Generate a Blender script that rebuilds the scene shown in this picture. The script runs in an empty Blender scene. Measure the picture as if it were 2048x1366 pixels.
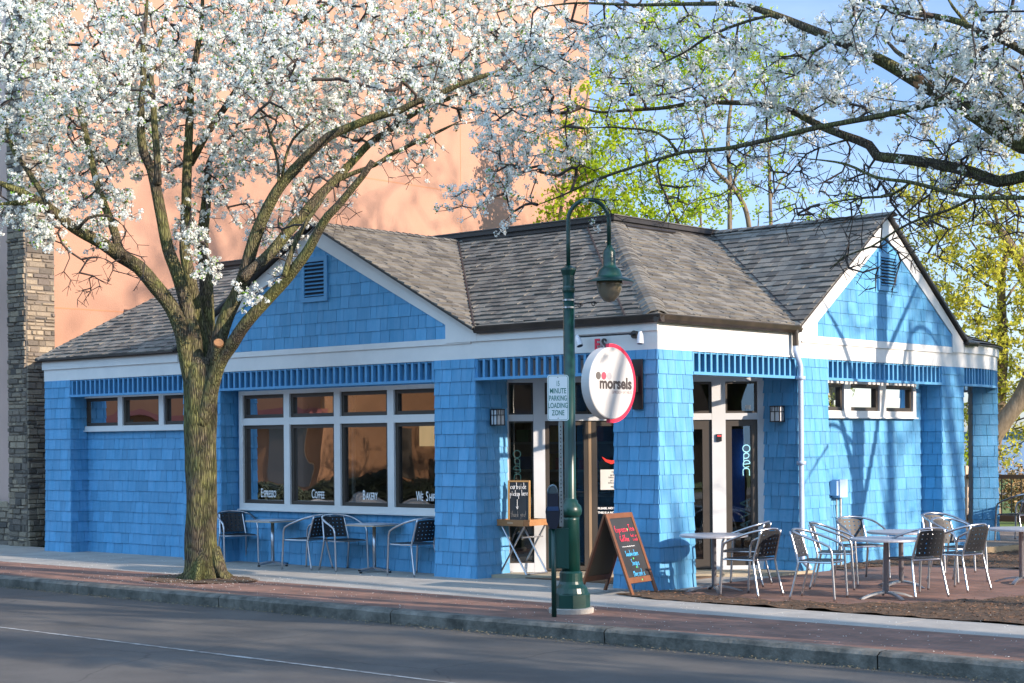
import bpy, math, random
import numpy as np
from mathutils import Vector, Matrix, noise
R = math.radians
rng = random.Random(7)
nrng = np.random.default_rng(11)
C = bpy.context.scene.collection
scene = bpy.context.scene

# ------------------------------------------------------------------ camera
cam_d = bpy.data.cameras.new('camera'); cam = bpy.data.objects.new('camera', cam_d); C.objects.link(cam)
cam_d.sensor_width = 36; cam_d.lens = 3336.2/2048*36; cam_d.shift_y = 200/2048
cam_d.clip_end = 6000; cam_d.clip_start = .1
YAW, ROLL = -.723, .0083
cam.location = (12.19, -16.53, 1.85)
fwd = Vector((math.sin(YAW), math.cos(YAW), 0)); right = Vector((math.cos(YAW), -math.sin(YAW), 0)); up = Vector((0,0,1))
r2 = right*math.cos(ROLL)-up*math.sin(ROLL); u2 = up*math.cos(ROLL)+right*math.sin(ROLL)
M = Matrix((r2, u2, -fwd)).transposed().to_4x4(); M.translation = cam.location
cam.matrix_world = M
scene.camera = cam

# ------------------------------------------------------------------ light
SUN = Vector((1, .11, .345)).normalized()          # towards the sun
SUN_EL = math.asin(SUN.z); SUN_AZ = math.atan2(SUN.x, SUN.y)
world = bpy.data.worlds.new('World'); scene.world = world; world.use_nodes = True
nt = world.node_tree; bg = nt.nodes['Background']
sky = nt.nodes.new('ShaderNodeTexSky'); sky.sky_type = 'NISHITA'; sky.sun_disc = False
sky.sun_elevation = SUN_EL; sky.sun_rotation = SUN_AZ
sky.air_density = 1.0; sky.dust_density = .8; sky.ozone_density = 1.5; sky.altitude = 200
tint = nt.nodes.new('ShaderNodeMixRGB'); tint.blend_type = 'MULTIPLY'; tint.inputs[0].default_value = 1; tint.inputs[2].default_value = (.68,.76,1.0,1)
cl = nt.nodes.new('ShaderNodeTexNoise'); cl.inputs['Scale'].default_value = 2.2; cl.inputs['Detail'].default_value = 6; cl.inputs['Roughness'].default_value = .55
cm = nt.nodes.new('ShaderNodeMapping'); ct = nt.nodes.new('ShaderNodeTexCoord'); cm.inputs['Scale'].default_value = (1,1,4); nt.links.new(ct.outputs['Generated'], cm.inputs[0]); nt.links.new(cm.outputs[0], cl.inputs['Vector'])
cr_ = nt.nodes.new('ShaderNodeMapRange'); cr_.inputs['From Min'].default_value = .42; cr_.inputs['From Max'].default_value = .75; cr_.inputs['To Max'].default_value = .6; nt.links.new(cl.outputs[0], cr_.inputs[0])
cx_ = nt.nodes.new('ShaderNodeMixRGB'); cx_.inputs[2].default_value = (4.2,5.1,6.6,1); nt.links.new(cr_.outputs[0], cx_.inputs[0]); nt.links.new(tint.outputs[0], cx_.inputs[1])
# added fill light: southern sky brightened bluish to lift the shaded street-facing walls
sx_ = nt.nodes.new('ShaderNodeSeparateXYZ'); nt.links.new(ct.outputs['Generated'], sx_.inputs[0])
sm_ = nt.nodes.new('ShaderNodeMapRange'); sm_.inputs['From Min'].default_value = .05; sm_.inputs['From Max'].default_value = -.55; nt.links.new(sx_.outputs['Y'], sm_.inputs[0])
sb_ = nt.nodes.new('ShaderNodeMixRGB'); sb_.inputs[2].default_value = (3.6,5.9,8.9,1); nt.links.new(sm_.outputs[0], sb_.inputs[0]); nt.links.new(cx_.outputs[0], sb_.inputs[1])
nt.links.new(sky.outputs[0], tint.inputs[1]); nt.links.new(sb_.outputs[0], bg.inputs[0]); bg.inputs[1].default_value = .15
sl = bpy.data.lights.new('sun', 'SUN'); sl.energy = 4.9; sl.angle = R(.55); sl.color = (1, .83, .67)
so = bpy.data.objects.new('sun', sl); C.objects.link(so)
so.rotation_euler = (-SUN).to_track_quat('-Z', 'Y').to_euler()
vs = scene.view_settings; vs.view_transform = 'Standard'; vs.look = 'None'; vs.gamma = 1; vs.exposure = .82
scene.render.film_transparent = False
try:
    scene.cycles.max_bounces = 6; scene.cycles.transparent_max_bounces = 12; scene.cycles.use_denoising = True
    scene.cycles.diffuse_bounces = 3; scene.cycles.glossy_bounces = 3; scene.cycles.caustics_reflective = False
except Exception: pass

# ------------------------------------------------------------------ materials
MATS = {}
def mat(name, col, rough=.6, metal=0, var=0, island=0, bump=0, bscale=20, stretch=(1,1,1), col2=None, vscale=3, trans=0, emit=None, spec=.5, thresh=None):
    """procedural principled material: noise mix col->col2, per-island value change, noise bump"""
    if name in MATS: return MATS[name]
    m = bpy.data.materials.new(name); m.use_nodes = True; n = m.node_tree; L = n.links.new
    p = n.nodes['Principled BSDF']; out = n.nodes['Material Output']
    p.inputs['Roughness'].default_value = rough; p.inputs['Metallic'].default_value = metal
    p.inputs['Specular IOR Level'].default_value = spec
    c4 = (*col, 1)
    tc = n.nodes.new('ShaderNodeTexCoord'); mp = n.nodes.new('ShaderNodeMapping'); mp.inputs['Scale'].default_value = stretch
    L(tc.outputs['Object'], mp.inputs[0])
    cur = None
    if col2 is not None:
        nz = n.nodes.new('ShaderNodeTexNoise'); nz.inputs['Scale'].default_value = vscale; nz.inputs['Detail'].default_value = 6; nz.inputs['Roughness'].default_value = .65
        L(mp.outputs[0], nz.inputs['Vector'])
        rp = n.nodes.new('ShaderNodeValToRGB'); lo, hi = thresh or (.35, .65)
        rp.color_ramp.elements[0].position = lo; rp.color_ramp.elements[1].position = hi
        rp.color_ramp.elements[0].color = c4; rp.color_ramp.elements[1].color = (*col2, 1)
        L(nz.outputs[0], rp.inputs[0]); cur = rp.outputs[0]
    if island or var:
        hs = n.nodes.new('ShaderNodeHueSaturation')
        if cur: L(cur, hs.inputs['Color'])
        else: hs.inputs['Color'].default_value = c4
        mr = n.nodes.new('ShaderNodeMapRange'); a = island or var
        mr.inputs['To Min'].default_value = 1-a; mr.inputs['To Max'].default_value = 1+a
        if island:
            g = n.nodes.new('ShaderNodeNewGeometry'); L(g.outputs['Random Per Island'], mr.inputs[0])
        else:
            n2 = n.nodes.new('ShaderNodeTexNoise'); n2.inputs['Scale'].default_value = vscale; n2.inputs['Detail'].default_value = 5; L(mp.outputs[0], n2.inputs['Vector'])
            mr.inputs['From Min'].default_value = .3; mr.inputs['From Max'].default_value = .7; L(n2.outputs[0], mr.inputs[0])
        L(mr.outputs[0], hs.inputs['Value']); cur = hs.outputs[0]
    if cur: L(cur, p.inputs['Base Color'])
    else: p.inputs['Base Color'].default_value = c4
    if bump:
        n3 = n.nodes.new('ShaderNodeTexNoise'); n3.inputs['Scale'].default_value = bscale; n3.inputs['Detail'].default_value = 6; L(mp.outputs[0], n3.inputs['Vector'])
        b = n.nodes.new('ShaderNodeBump'); b.inputs['Strength'].default_value = bump; b.inputs['Distance'].default_value = .02
        L(n3.outputs[0], b.inputs['Height']); L(b.outputs[0], p.inputs['Normal'])
    if emit: p.inputs['Emission Color'].default_value = (*emit[:3], 1); p.inputs['Emission Strength'].default_value = emit[3]
    if trans:
        tb = n.nodes.new('ShaderNodeBsdfTranslucent'); mx = n.nodes.new('ShaderNodeMixShader'); mx.inputs[0].default_value = trans
        if cur: L(cur, tb.inputs[0])
        else: tb.inputs[0].default_value = c4
        L(p.outputs[0], mx.inputs[1]); L(tb.outputs[0], mx.inputs[2]); L(mx.outputs[0], out.inputs[0])
    MATS[name] = m
    return m
BLUE = mat('blue_siding', (.075,.285,.51), .6, island=.12, bump=.25, bscale=14, stretch=(6,6,1), col2=(.12,.33,.56), vscale=2, spec=.3)
BLUE_BACK = mat('siding_gap', (.015,.04,.09), .9)
BLUE_TRIM = mat('blue_trim', (.085,.29,.52), .5, var=.06)
WHITE = mat('white_trim', (.70,.70,.69), .45, col2=(.62,.63,.63), vscale=1.6, bump=.05)
def roof_mat():
    m = bpy.data.materials.new('roof_shingle'); m.use_nodes = True; n = m.node_tree; L = n.links.new; p = n.nodes['Principled BSDF']
    g = n.nodes.new('ShaderNodeNewGeometry'); rp = n.nodes.new('ShaderNodeValToRGB'); cr = rp.color_ramp
    cr.elements[0].color = (.085,.08,.072,1); cr.elements[1].color = (.20,.188,.165,1)
    e = cr.elements.new(.3); e.color = (.118,.111,.10,1); e = cr.elements.new(.6); e.color = (.155,.147,.13,1)
    L(g.outputs['Random Per Island'], rp.inputs[0])
    tc = n.nodes.new('ShaderNodeTexCoord'); nz = n.nodes.new('ShaderNodeTexNoise'); nz.inputs['Scale'].default_value = 90; nz.inputs['Detail'].default_value = 3; L(tc.outputs['Object'], nz.inputs['Vector'])
    mx = n.nodes.new('ShaderNodeMixRGB'); mx.blend_type = 'OVERLAY'; mx.inputs[0].default_value = .5; L(rp.outputs[0], mx.inputs[1]); L(nz.outputs[0], mx.inputs[2]); L(mx.outputs[0], p.inputs['Base Color'])
    b = n.nodes.new('ShaderNodeBump'); b.inputs['Strength'].default_value = .4; b.inputs['Distance'].default_value = .01; L(nz.outputs[0], b.inputs['Height']); L(b.outputs[0], p.inputs['Normal'])
    p.inputs['Roughness'].default_value = .9; return m
ROOF = roof_mat()
DARKROOF = mat('dark_roof_metal', (.028,.025,.024), .5, var=.2)
GUTTER = mat('brown_gutter', (.028,.023,.02), .3, var=.2, col2=(.045,.034,.028))
BRONZE = mat('bronze_frame', (.045,.037,.03), .45)
TAN = mat('tan_edge', (.26,.18,.11), .5)
def glass_mat(name, fac, tint, wob):
    m = bpy.data.materials.new(name); m.use_nodes = True; n = m.node_tree; L = n.links.new; n.nodes.remove(n.nodes['Principled BSDF'])
    t = n.nodes.new('ShaderNodeBsdfTransparent'); t.inputs[0].default_value = (*tint, 1)
    g = n.nodes.new('ShaderNodeBsdfGlossy'); g.inputs['Roughness'].default_value = .01; g.inputs[0].default_value = (1,1,1,1)
    lw = n.nodes.new('ShaderNodeLayerWeight'); lw.inputs[0].default_value = .25
    mr = n.nodes.new('ShaderNodeMapRange'); mr.inputs['To Min'].default_value = fac; mr.inputs['To Max'].default_value = 1; L(lw.outputs['Fresnel'], mr.inputs[0])
    mx = n.nodes.new('ShaderNodeMixShader'); L(mr.outputs[0], mx.inputs[0]); L(t.outputs[0], mx.inputs[1]); L(g.outputs[0], mx.inputs[2])
    tc = n.nodes.new('ShaderNodeTexCoord'); nz = n.nodes.new('ShaderNodeTexNoise'); nz.inputs['Scale'].default_value = 1.1; nz.inputs['Detail'].default_value = 1; L(tc.outputs['Object'], nz.inputs['Vector'])
    b = n.nodes.new('ShaderNodeBump'); b.inputs['Strength'].default_value = wob; b.inputs['Distance'].default_value = .05; L(nz.outputs[0], b.inputs['Height']); L(b.outputs[0], g.inputs['Normal'])
    L(mx.outputs[0], n.nodes['Material Output'].inputs[0]); return m
GLASS = glass_mat('window_glass', .075, (.85,.86,.85), .16)
GLASS_D = glass_mat('door_glass', .05, (.7,.72,.7), .05)
def bark_mat():
    m = bpy.data.materials.new('bark'); m.use_nodes = True; n = m.node_tree; L = n.links.new; p = n.nodes['Principled BSDF']; p.inputs['Roughness'].default_value = .95; p.inputs['Specular IOR Level'].default_value = .2
    tc = n.nodes.new('ShaderNodeTexCoord'); mp = n.nodes.new('ShaderNodeMapping'); mp.inputs['Scale'].default_value = (1,1,.10); L(tc.outputs['Object'], mp.inputs[0])
    r = n.nodes.new('ShaderNodeTexNoise'); r.inputs['Scale'].default_value = 60; r.inputs['Detail'].default_value = 5; r.inputs['Distortion'].default_value = .8; L(mp.outputs[0], r.inputs['Vector'])
    v = n.nodes.new('ShaderNodeTexVoronoi'); v.feature = 'DISTANCE_TO_EDGE'; v.inputs['Scale'].default_value = 48; L(mp.outputs[0], v.inputs['Vector'])
    vr = n.nodes.new('ShaderNodeMapRange'); vr.inputs['From Max'].default_value = .22; L(v.outputs['Distance'], vr.inputs[0])
    mu = n.nodes.new('ShaderNodeMath'); mu.operation = 'MULTIPLY'; L(vr.outputs[0], mu.inputs[0]); L(r.outputs[0], mu.inputs[1])
    z = n.nodes.new('ShaderNodeTexNoise'); z.inputs['Scale'].default_value = 2.2; z.inputs['Detail'].default_value = 6; z.inputs['Roughness'].default_value = .7; L(tc.outputs['Object'], z.inputs['Vector'])
    rp = n.nodes.new('ShaderNodeValToRGB'); rp.color_ramp.elements[0].position = .40; rp.color_ramp.elements[1].position = .60; rp.color_ramp.elements[0].color = (.145,.118,.085,1); rp.color_ramp.elements[1].color = (.20,.20,.075,1); L(z.outputs[0], rp.inputs[0])
    cr = n.nodes.new('ShaderNodeMapRange'); cr.inputs['From Min'].default_value = .05; cr.inputs['From Max'].default_value = .5; cr.inputs['To Min'].default_value = .35; cr.inputs['To Max'].default_value = 1.15; L(mu.outputs[0], cr.inputs[0])
    mx = n.nodes.new('ShaderNodeMixRGB'); mx.blend_type = 'MULTIPLY'; mx.inputs[0].default_value = 1; L(rp.outputs[0], mx.inputs[1]); L(cr.outputs[0], mx.inputs[2]); L(mx.outputs[0], p.inputs[0])
    b = n.nodes.new('ShaderNodeBump'); b.inputs['Strength'].default_value = 1; b.inputs['Distance'].default_value = .035; L(mu.outputs[0], b.inputs['Height']); L(b.outputs[0], p.inputs['Normal']); return m
BARK = bark_mat()
BARK2 = mat('twig_bark', (.05,.038,.032), .9)
BARK3 = mat('pale_bark', (.22,.17,.12), .9, col2=(.12,.09,.06), vscale=3, bump=.8, bscale=8, stretch=(4,4,1))
PETAL = mat('blossom_petal', (.89,.91,.86), .7, island=.08, trans=.5, spec=.1)
LEAF_Y = mat('young_leaf', (.42,.55,.03), .6, island=.3, trans=.55, spec=.2)
LEAF_G = mat('small_green_leaf', (.16,.30,.04), .6, island=.3, trans=.4, spec=.2)
LEAF_W = mat('willow_leaf', (.62,.60,.09), .6, island=.35, trans=.6, spec=.2)
GREEN = mat('dark_green_paint', (.003,.036,.029), .33, var=.15, vscale=6)
GREEN_D = mat('darker_green_paint', (.006,.05,.04), .35)
BLACK = mat('black_metal', (.012,.012,.014), .35)
ALU = mat('brushed_aluminium', (.50,.51,.54), .3, metal=1)
ALU_TOP = mat('table_aluminium', (.45,.45,.49), .4, metal=.5)
STEEL = mat('galvanised_steel', (.35,.37,.36), .5, metal=.6, var=.2, vscale=20)
CONC = mat('concrete', (.40,.375,.335), .85, col2=(.30,.285,.26), vscale=1.7, bump=.2, bscale=60)
CURB = mat('curb_concrete', (.05,.052,.045), .85, col2=(.20,.19,.165), vscale=4, bump=.5, bscale=30, thresh=(.35,.7))

# ------------------------------------------------------------------ mesh helper
class MB:
    def __init__(s): s.v = []; s.f = []
    def add(s, vs, fs):
        o = len(s.v); s.v += [tuple(v) for v in vs]; s.f += [tuple(i+o for i in f) for f in fs]
    def box(s, x0, x1, y0, y1, z0, z1):
        if x0 > x1: x0, x1 = x1, x0
        if y0 > y1: y0, y1 = y1, y0
        s.add([(x0,y0,z0),(x1,y0,z0),(x1,y1,z0),(x0,y1,z0),(x0,y0,z1),(x1,y0,z1),(x1,y1,z1),(x0,y1,z1)],
              [(0,3,2,1),(4,5,6,7),(0,1,5,4),(1,2,6,5),(2,3,7,6),(3,0,4,7)])
    def obox(s, c, ax, ay, az, hx, hy, hz):
        c = Vector(c); ax = Vector(ax).normalized()*hx; ay = Vector(ay).normalized()*hy; az = Vector(az).normalized()*hz
        P = [c+sx*ax+sy*ay+sz*az for sz in (-1,1) for sx, sy in ((-1,-1),(1,-1),(1,1),(-1,1))]
        s.add(P, [(0,3,2,1),(4,5,6,7),(0,1,5,4),(1,2,6,5),(2,3,7,6),(3,0,4,7)])
    def prism(s, poly, vec):
        vec = Vector(vec); n = len(poly); P = [Vector(p) for p in poly]; Q = [p+vec for p in P]
        s.add(P+Q, [tuple(range(n))[::-1], tuple(range(n, 2*n))]+[(i,(i+1)%n,n+(i+1)%n,n+i) for i in range(n)])
    def tube(s, pts, r, k=8, cap=True, bump=0, seed=0, rib=0):
        P = [Vector(p[:3]) for p in pts]; n = len(P)
        rr = [r]*n if isinstance(r, (int, float)) else list(r)
        ref = None; V = []
        for i in range(n):
            t = (P[min(i+1,n-1)]-P[max(i-1,0)])
            if t.length < 1e-9: t = Vector((0,0,1))
            t.normalize()
            if ref is None:
                ref = Vector((1,0,0)) if abs(t.x) < .8 else Vector((0,1,0))
            a = (ref-t*ref.dot(t)); a.normalize(); ref = a; b = t.cross(a)
            for j in range(k):
                th = 2*math.pi*j/k; q = rr[i]
                if bump:
                    w = noise.noise(Vector((math.cos(th)*1.6+seed, math.sin(th)*1.6, P[i].z*1.3+seed)))
                    w2 = noise.noise(Vector((math.cos(th)*5+seed, math.sin(th)*5, P[i].z*2.5)))
                    q *= 1+bump*w+bump*.6*w2
                if rib: q *= 1+rib*(1 if j % 2 else -1)
                V.append(P[i]+a*math.cos(th)*q+b*math.sin(th)*q)
        F = [(i*k+j, i*k+(j+1)%k, (i+1)*k+(j+1)%k, (i+1)*k+j) for i in range(n-1) for j in range(k)]
        if cap: F += [tuple(range(k))[::-1], tuple(range((n-1)*k, n*k))]
        s.add(V, F)
    def lathe(s, prof, c, k=20, axis='z', rib=0):
        c = Vector(c); V = []
        for r, h in prof:
            for j in range(k):
                th = 2*math.pi*j/k; q = r*(1+(rib*(1 if j % 2 else -1)))
                V.append(c+(Vector((q*math.cos(th), q*math.sin(th), h)) if axis == 'z' else Vector((h, q*math.cos(th), q*math.sin(th)))))
        n = len(prof)
        F = [(i*k+j, i*k+(j+1)%k, (i+1)*k+(j+1)%k, (i+1)*k+j) for i in range(n-1) for j in range(k)]
        F += [tuple(range(k))[::-1], tuple(range((n-1)*k, n*k))]
        s.add(V, F)
    def build(s, name, m, parent=None, smooth=False, base=(0,0,0)):
        me = bpy.data.meshes.new(name)
        o = bpy.data.objects.new(name, me); C.objects.link(o)
        off = Vector(base)
        if parent is not None:
            o.parent = parent; off = Vector(parent.get('_w', (0,0,0)))
        o['_w'] = tuple(off)
        if parent is None: o.location = off
        me.from_pydata([(x-off.x, y-off.y, z-off.z) for x, y, z in s.v], [], s.f)
        if m: me.materials.append(m)
        if smooth: me.polygons.foreach_set('use_smooth', [True]*len(me.polygons))
        me.update(); return o
def thing(name, label, cat, loc=(0,0,0), group=None):
    o = bpy.data.objects.new(name, None); C.objects.link(o); o.location = loc; o['_w'] = tuple(loc)
    o.empty_display_size = .1
    return tag(o, label, cat, group)
def tag(o, label, cat, group=None):
    o['label'] = label; o['category'] = cat
    if group: o['group'] = group
    return o
def struct(name, mb, m, smooth=False):
    o = mb.build(name, m, smooth=smooth); o['kind'] = 'structure'; return o
def dup(root, loc, rz=0, scale=1, label=None, name=None):
    r = root.copy(); C.objects.link(r); r.location = loc; r.rotation_euler = (0,0,rz); r.scale = (scale,)*3
    if label: r['label'] = label
    for ch in list(root.children):
        c = ch.copy(); C.objects.link(c); c.parent = r
        for g in list(ch.children):
            d = g.copy(); C.objects.link(d); d.parent = c
    return r

def clip(poly, a, b, c):   # keep a*u+b*v<=c
    out = []
    for i in range(len(poly)):
        p, q = poly[i], poly[(i+1) % len(poly)]
        dp, dq = a*p[0]+b*p[1]-c, a*q[0]+b*q[1]-c
        if dp <= 0: out.append(p)
        if (dp < 0) != (dq < 0) and dp != dq:
            t = dp/(dp-dq); out.append((p[0]+t*(q[0]-p[0]), p[1]+t*(q[1]-p[1])))
    return out
def clip_to(poly, conv):
    A = sum(conv[i][0]*conv[(i+1)%len(conv)][1]-conv[(i+1)%len(conv)][0]*conv[i][1] for i in range(len(conv)))
    if A < 0: conv = conv[::-1]
    for i in range(len(conv)):
        p, q = conv[i], conv[(i+1) % len(conv)]
        a, b = (q[1]-p[1]), -(q[0]-p[0])
        poly = clip(poly, a, b, a*p[0]+b*p[1])
        if len(poly) < 3: return []
    return poly
def shingles(mb, O, u, v, n, conv, course=.178, wmin=.12, wmax=.33, th=(.019,.005), gap=.006, flare=None, v0=0, skew=0, jitter=.002, tvar=.002):
    """courses of separate tapered shingles clipped to a convex outline in (u,v)"""
    O = Vector(O); u = Vector(u).normalized(); v = Vector(v).normalized(); n = Vector(n).normalized()
    us = [p[0] for p in conv]; vmin = min(p[1] for p in conv); vmax = max(p[1] for p in conv)
    k = math.floor((vmin-v0)/course)
    while v0+k*course < vmax:
        a = v0+k*course; b = a+course+.02; x = min(us)-rng.random()*wmax
        while x < max(us):
            w = rng.uniform(wmin, wmax); dz = rng.uniform(-jitter, jitter)*2
            P = clip_to([(x+gap/2, a+dz), (x+w-gap/2, a+dz), (x+w-gap/2, b), (x+gap/2, b)], conv)
            x += w
            if len(P) < 3: continue
            t0 = th[0]+rng.uniform(-tvar,tvar); front = []; back = []
            for pu, pv in P:
                f = (pv-a)/course; t = t0*(1-f)+th[1]*f
                fl = flare(pv) if flare else 0
                Q = O+u*pu+v*pv
                front.append(Q+n*(t+fl)); back.append(Q+n*(fl-.001))
            m = len(P)
            mb.add(front+back, [tuple(range(m))]+[(i, m+i, m+(i+1)%m, (i+1)%m) for i in range(m)])
        k += 1
def text_mb(mb, s, O, u, v, size, extrude=.002, bold=0, xs=1.0, align='CENTER', spacing=1.0):
    cu = bpy.data.curves.new('t', 'FONT'); cu.body = s; cu.size = size; cu.extrude = extrude; cu.offset = bold; cu.align_x = align; cu.space_character = spacing
    cu.resolution_u = 4
    ob = bpy.data.objects.new('t', cu); C.objects.link(ob); dg = bpy.context.evaluated_depsgraph_get()
    me = bpy.data.meshes.new_from_object(ob.evaluated_get(dg)); O = Vector(O); u = Vector(u).normalized(); v = Vector(v).normalized(); n = u.cross(v)
    mb.add([O+u*(q.co.x*xs)+v*q.co.y+n*q.co.z for q in me.vertices], [tuple(p.vertices) for p in me.polygons])
    bpy.data.objects.remove(ob); bpy.data.curves.remove(cu); bpy.data.meshes.remove(me)
GL = {'a':[[(.5,.45),(.2,.5),(.05,.25),(.2,0),(.45,.1),(.5,.5),(.55,0)]],'b':[[(.1,1),(.1,0)],[(.1,.35),(.35,.5),(.5,.25),(.35,0),(.1,.08)]],'c':[[(.5,.42),(.25,.5),(.05,.25),(.25,0),(.5,.1)]],
'd':[[(.5,1),(.5,0)],[(.5,.4),(.25,.5),(.05,.25),(.25,0),(.5,.1)]],'e':[[(.05,.27),(.5,.3),(.4,.5),(.15,.48),(.05,.22),(.2,0),(.5,.08)]],'f':[[(.5,.95),(.3,1),(.22,.8),(.2,0)],[(.05,.5),(.4,.52)]],
'h':[[(.1,1),(.1,0)],[(.1,.35),(.35,.5),(.5,.35),(.5,0)]],'i':[[(.2,.5),(.2,0)],[(.2,.68),(.22,.72)]],'k':[[(.1,1),(.1,0)],[(.45,.5),(.1,.25),(.5,0)]],'l':[[(.15,1),(.15,0)]],
'm':[[(.05,.5),(.05,0)],[(.05,.4),(.2,.5),(.3,.38),(.3,0)],[(.3,.4),(.45,.5),(.58,.38),(.58,0)]],'n':[[(.08,.5),(.08,0)],[(.08,.35),(.3,.5),(.5,.35),(.5,0)]],'o':[[(.28,.5),(.05,.28),(.25,0),(.5,.2),(.4,.47),(.28,.5)]],
'p':[[(.08,.5),(.1,-.4)],[(.08,.38),(.3,.52),(.52,.28),(.3,0),(.1,.08)]],'r':[[(.1,.5),(.1,0)],[(.1,.3),(.25,.48),(.45,.48)]],'s':[[(.45,.45),(.2,.5),(.1,.36),(.42,.17),(.35,.02),(.05,.05)]],'t':[[(.25,.85),(.22,.1),(.45,.03)],[(.03,.55),(.48,.6)]],
'u':[[(.08,.5),(.1,.1),(.3,0),(.48,.15)],[(.5,.5),(.5,0)]],'w':[[(.03,.5),(.15,0),(.3,.38),(.45,0),(.58,.5)]],'y':[[(.08,.5),(.3,.08)],[(.52,.5),(.2,-.35),(.05,-.3)]],'v':[[(.05,.5),(.27,0),(.5,.5)]],
'E':[[(.55,.95),(.1,.95),(.08,0),(.55,.03)],[(.1,.5),(.45,.52)]],'T':[[(0,.95),(.6,1)],[(.3,.97),(.3,0)]],'S':[[(.55,.85),(.3,1),(.1,.75),(.5,.35),(.4,.03),(.05,.1)]],'M':[[(.05,0),(.08,1),(.3,.4),(.55,1),(.6,0)]],'C':[[(.55,.85),(.3,1),(.05,.5),(.3,0),(.58,.15)]],
'!':[[(.2,1),(.2,.3)],[(.2,.05),(.2,0)]],'>':[[(.3,1),(.3,-.9)],[(.08,-.45),(.3,-.95),(.52,-.4)]],'~':[[(0,.2),(.1,.3),(.2,.15),(.3,.32),(.4,.2),(.5,.33),(.6,.2)]],'*':[[(.1,.4),(.5,.1)],[(.1,.1),(.5,.4)],[(.3,.5),(.3,0)]],' ':[]}
def chalk(mb, s, O, u, v, h, r=.004, wob=.05, xs=1.0, kern=.68):
    """handwriting drawn with thin strokes"""
    O = Vector(O); u = Vector(u).normalized(); v = Vector(v).normalized(); n = u.cross(v); x = 0
    for ch in s:
        for st in GL.get(ch, []):
            P = [O+u*((x+p[0]+rng.uniform(-wob,wob))*h*xs)+v*((p[1]+rng.uniform(-wob,wob))*h)+n*r*.5 for p in st]
            Q = []
            for i in range(len(P)-1):
                Q += [P[i], P[i].lerp(P[i+1], .5)]
            Q.append(P[-1])
            if len(Q) > 3: Q = [Q[0]]+[(Q[i-1]+Q[i]*2+Q[i+1])/4 for i in range(1, len(Q)-1)]+[Q[-1]]
            mb.tube(Q, r, 4)
        x += kern if ch != ' ' else kern*.8
    return x*h*xs
def smooth_path(pts, step):
    P = np.array([p[:3] for p in pts]); r = np.array([p[3] for p in pts]); out = []; n = len(P)
    for i in range(n-1):
        p0, p1, p2, p3 = P[max(i-1,0)], P[i], P[i+1], P[min(i+2,n-1)]
        k = max(1, int(np.linalg.norm(p2-p1)/step))
        for j in range(k):
            t = j/k; q = .5*((2*p1)+(-p0+p2)*t+(2*p0-5*p1+4*p2-p3)*t*t+(-p0+3*p1-3*p2+p3)*t**3)
            out.append((*q, r[i]*(1-t)+r[i+1]*t))
    out.append((*P[-1], r[-1])); return np.array(out)
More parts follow.
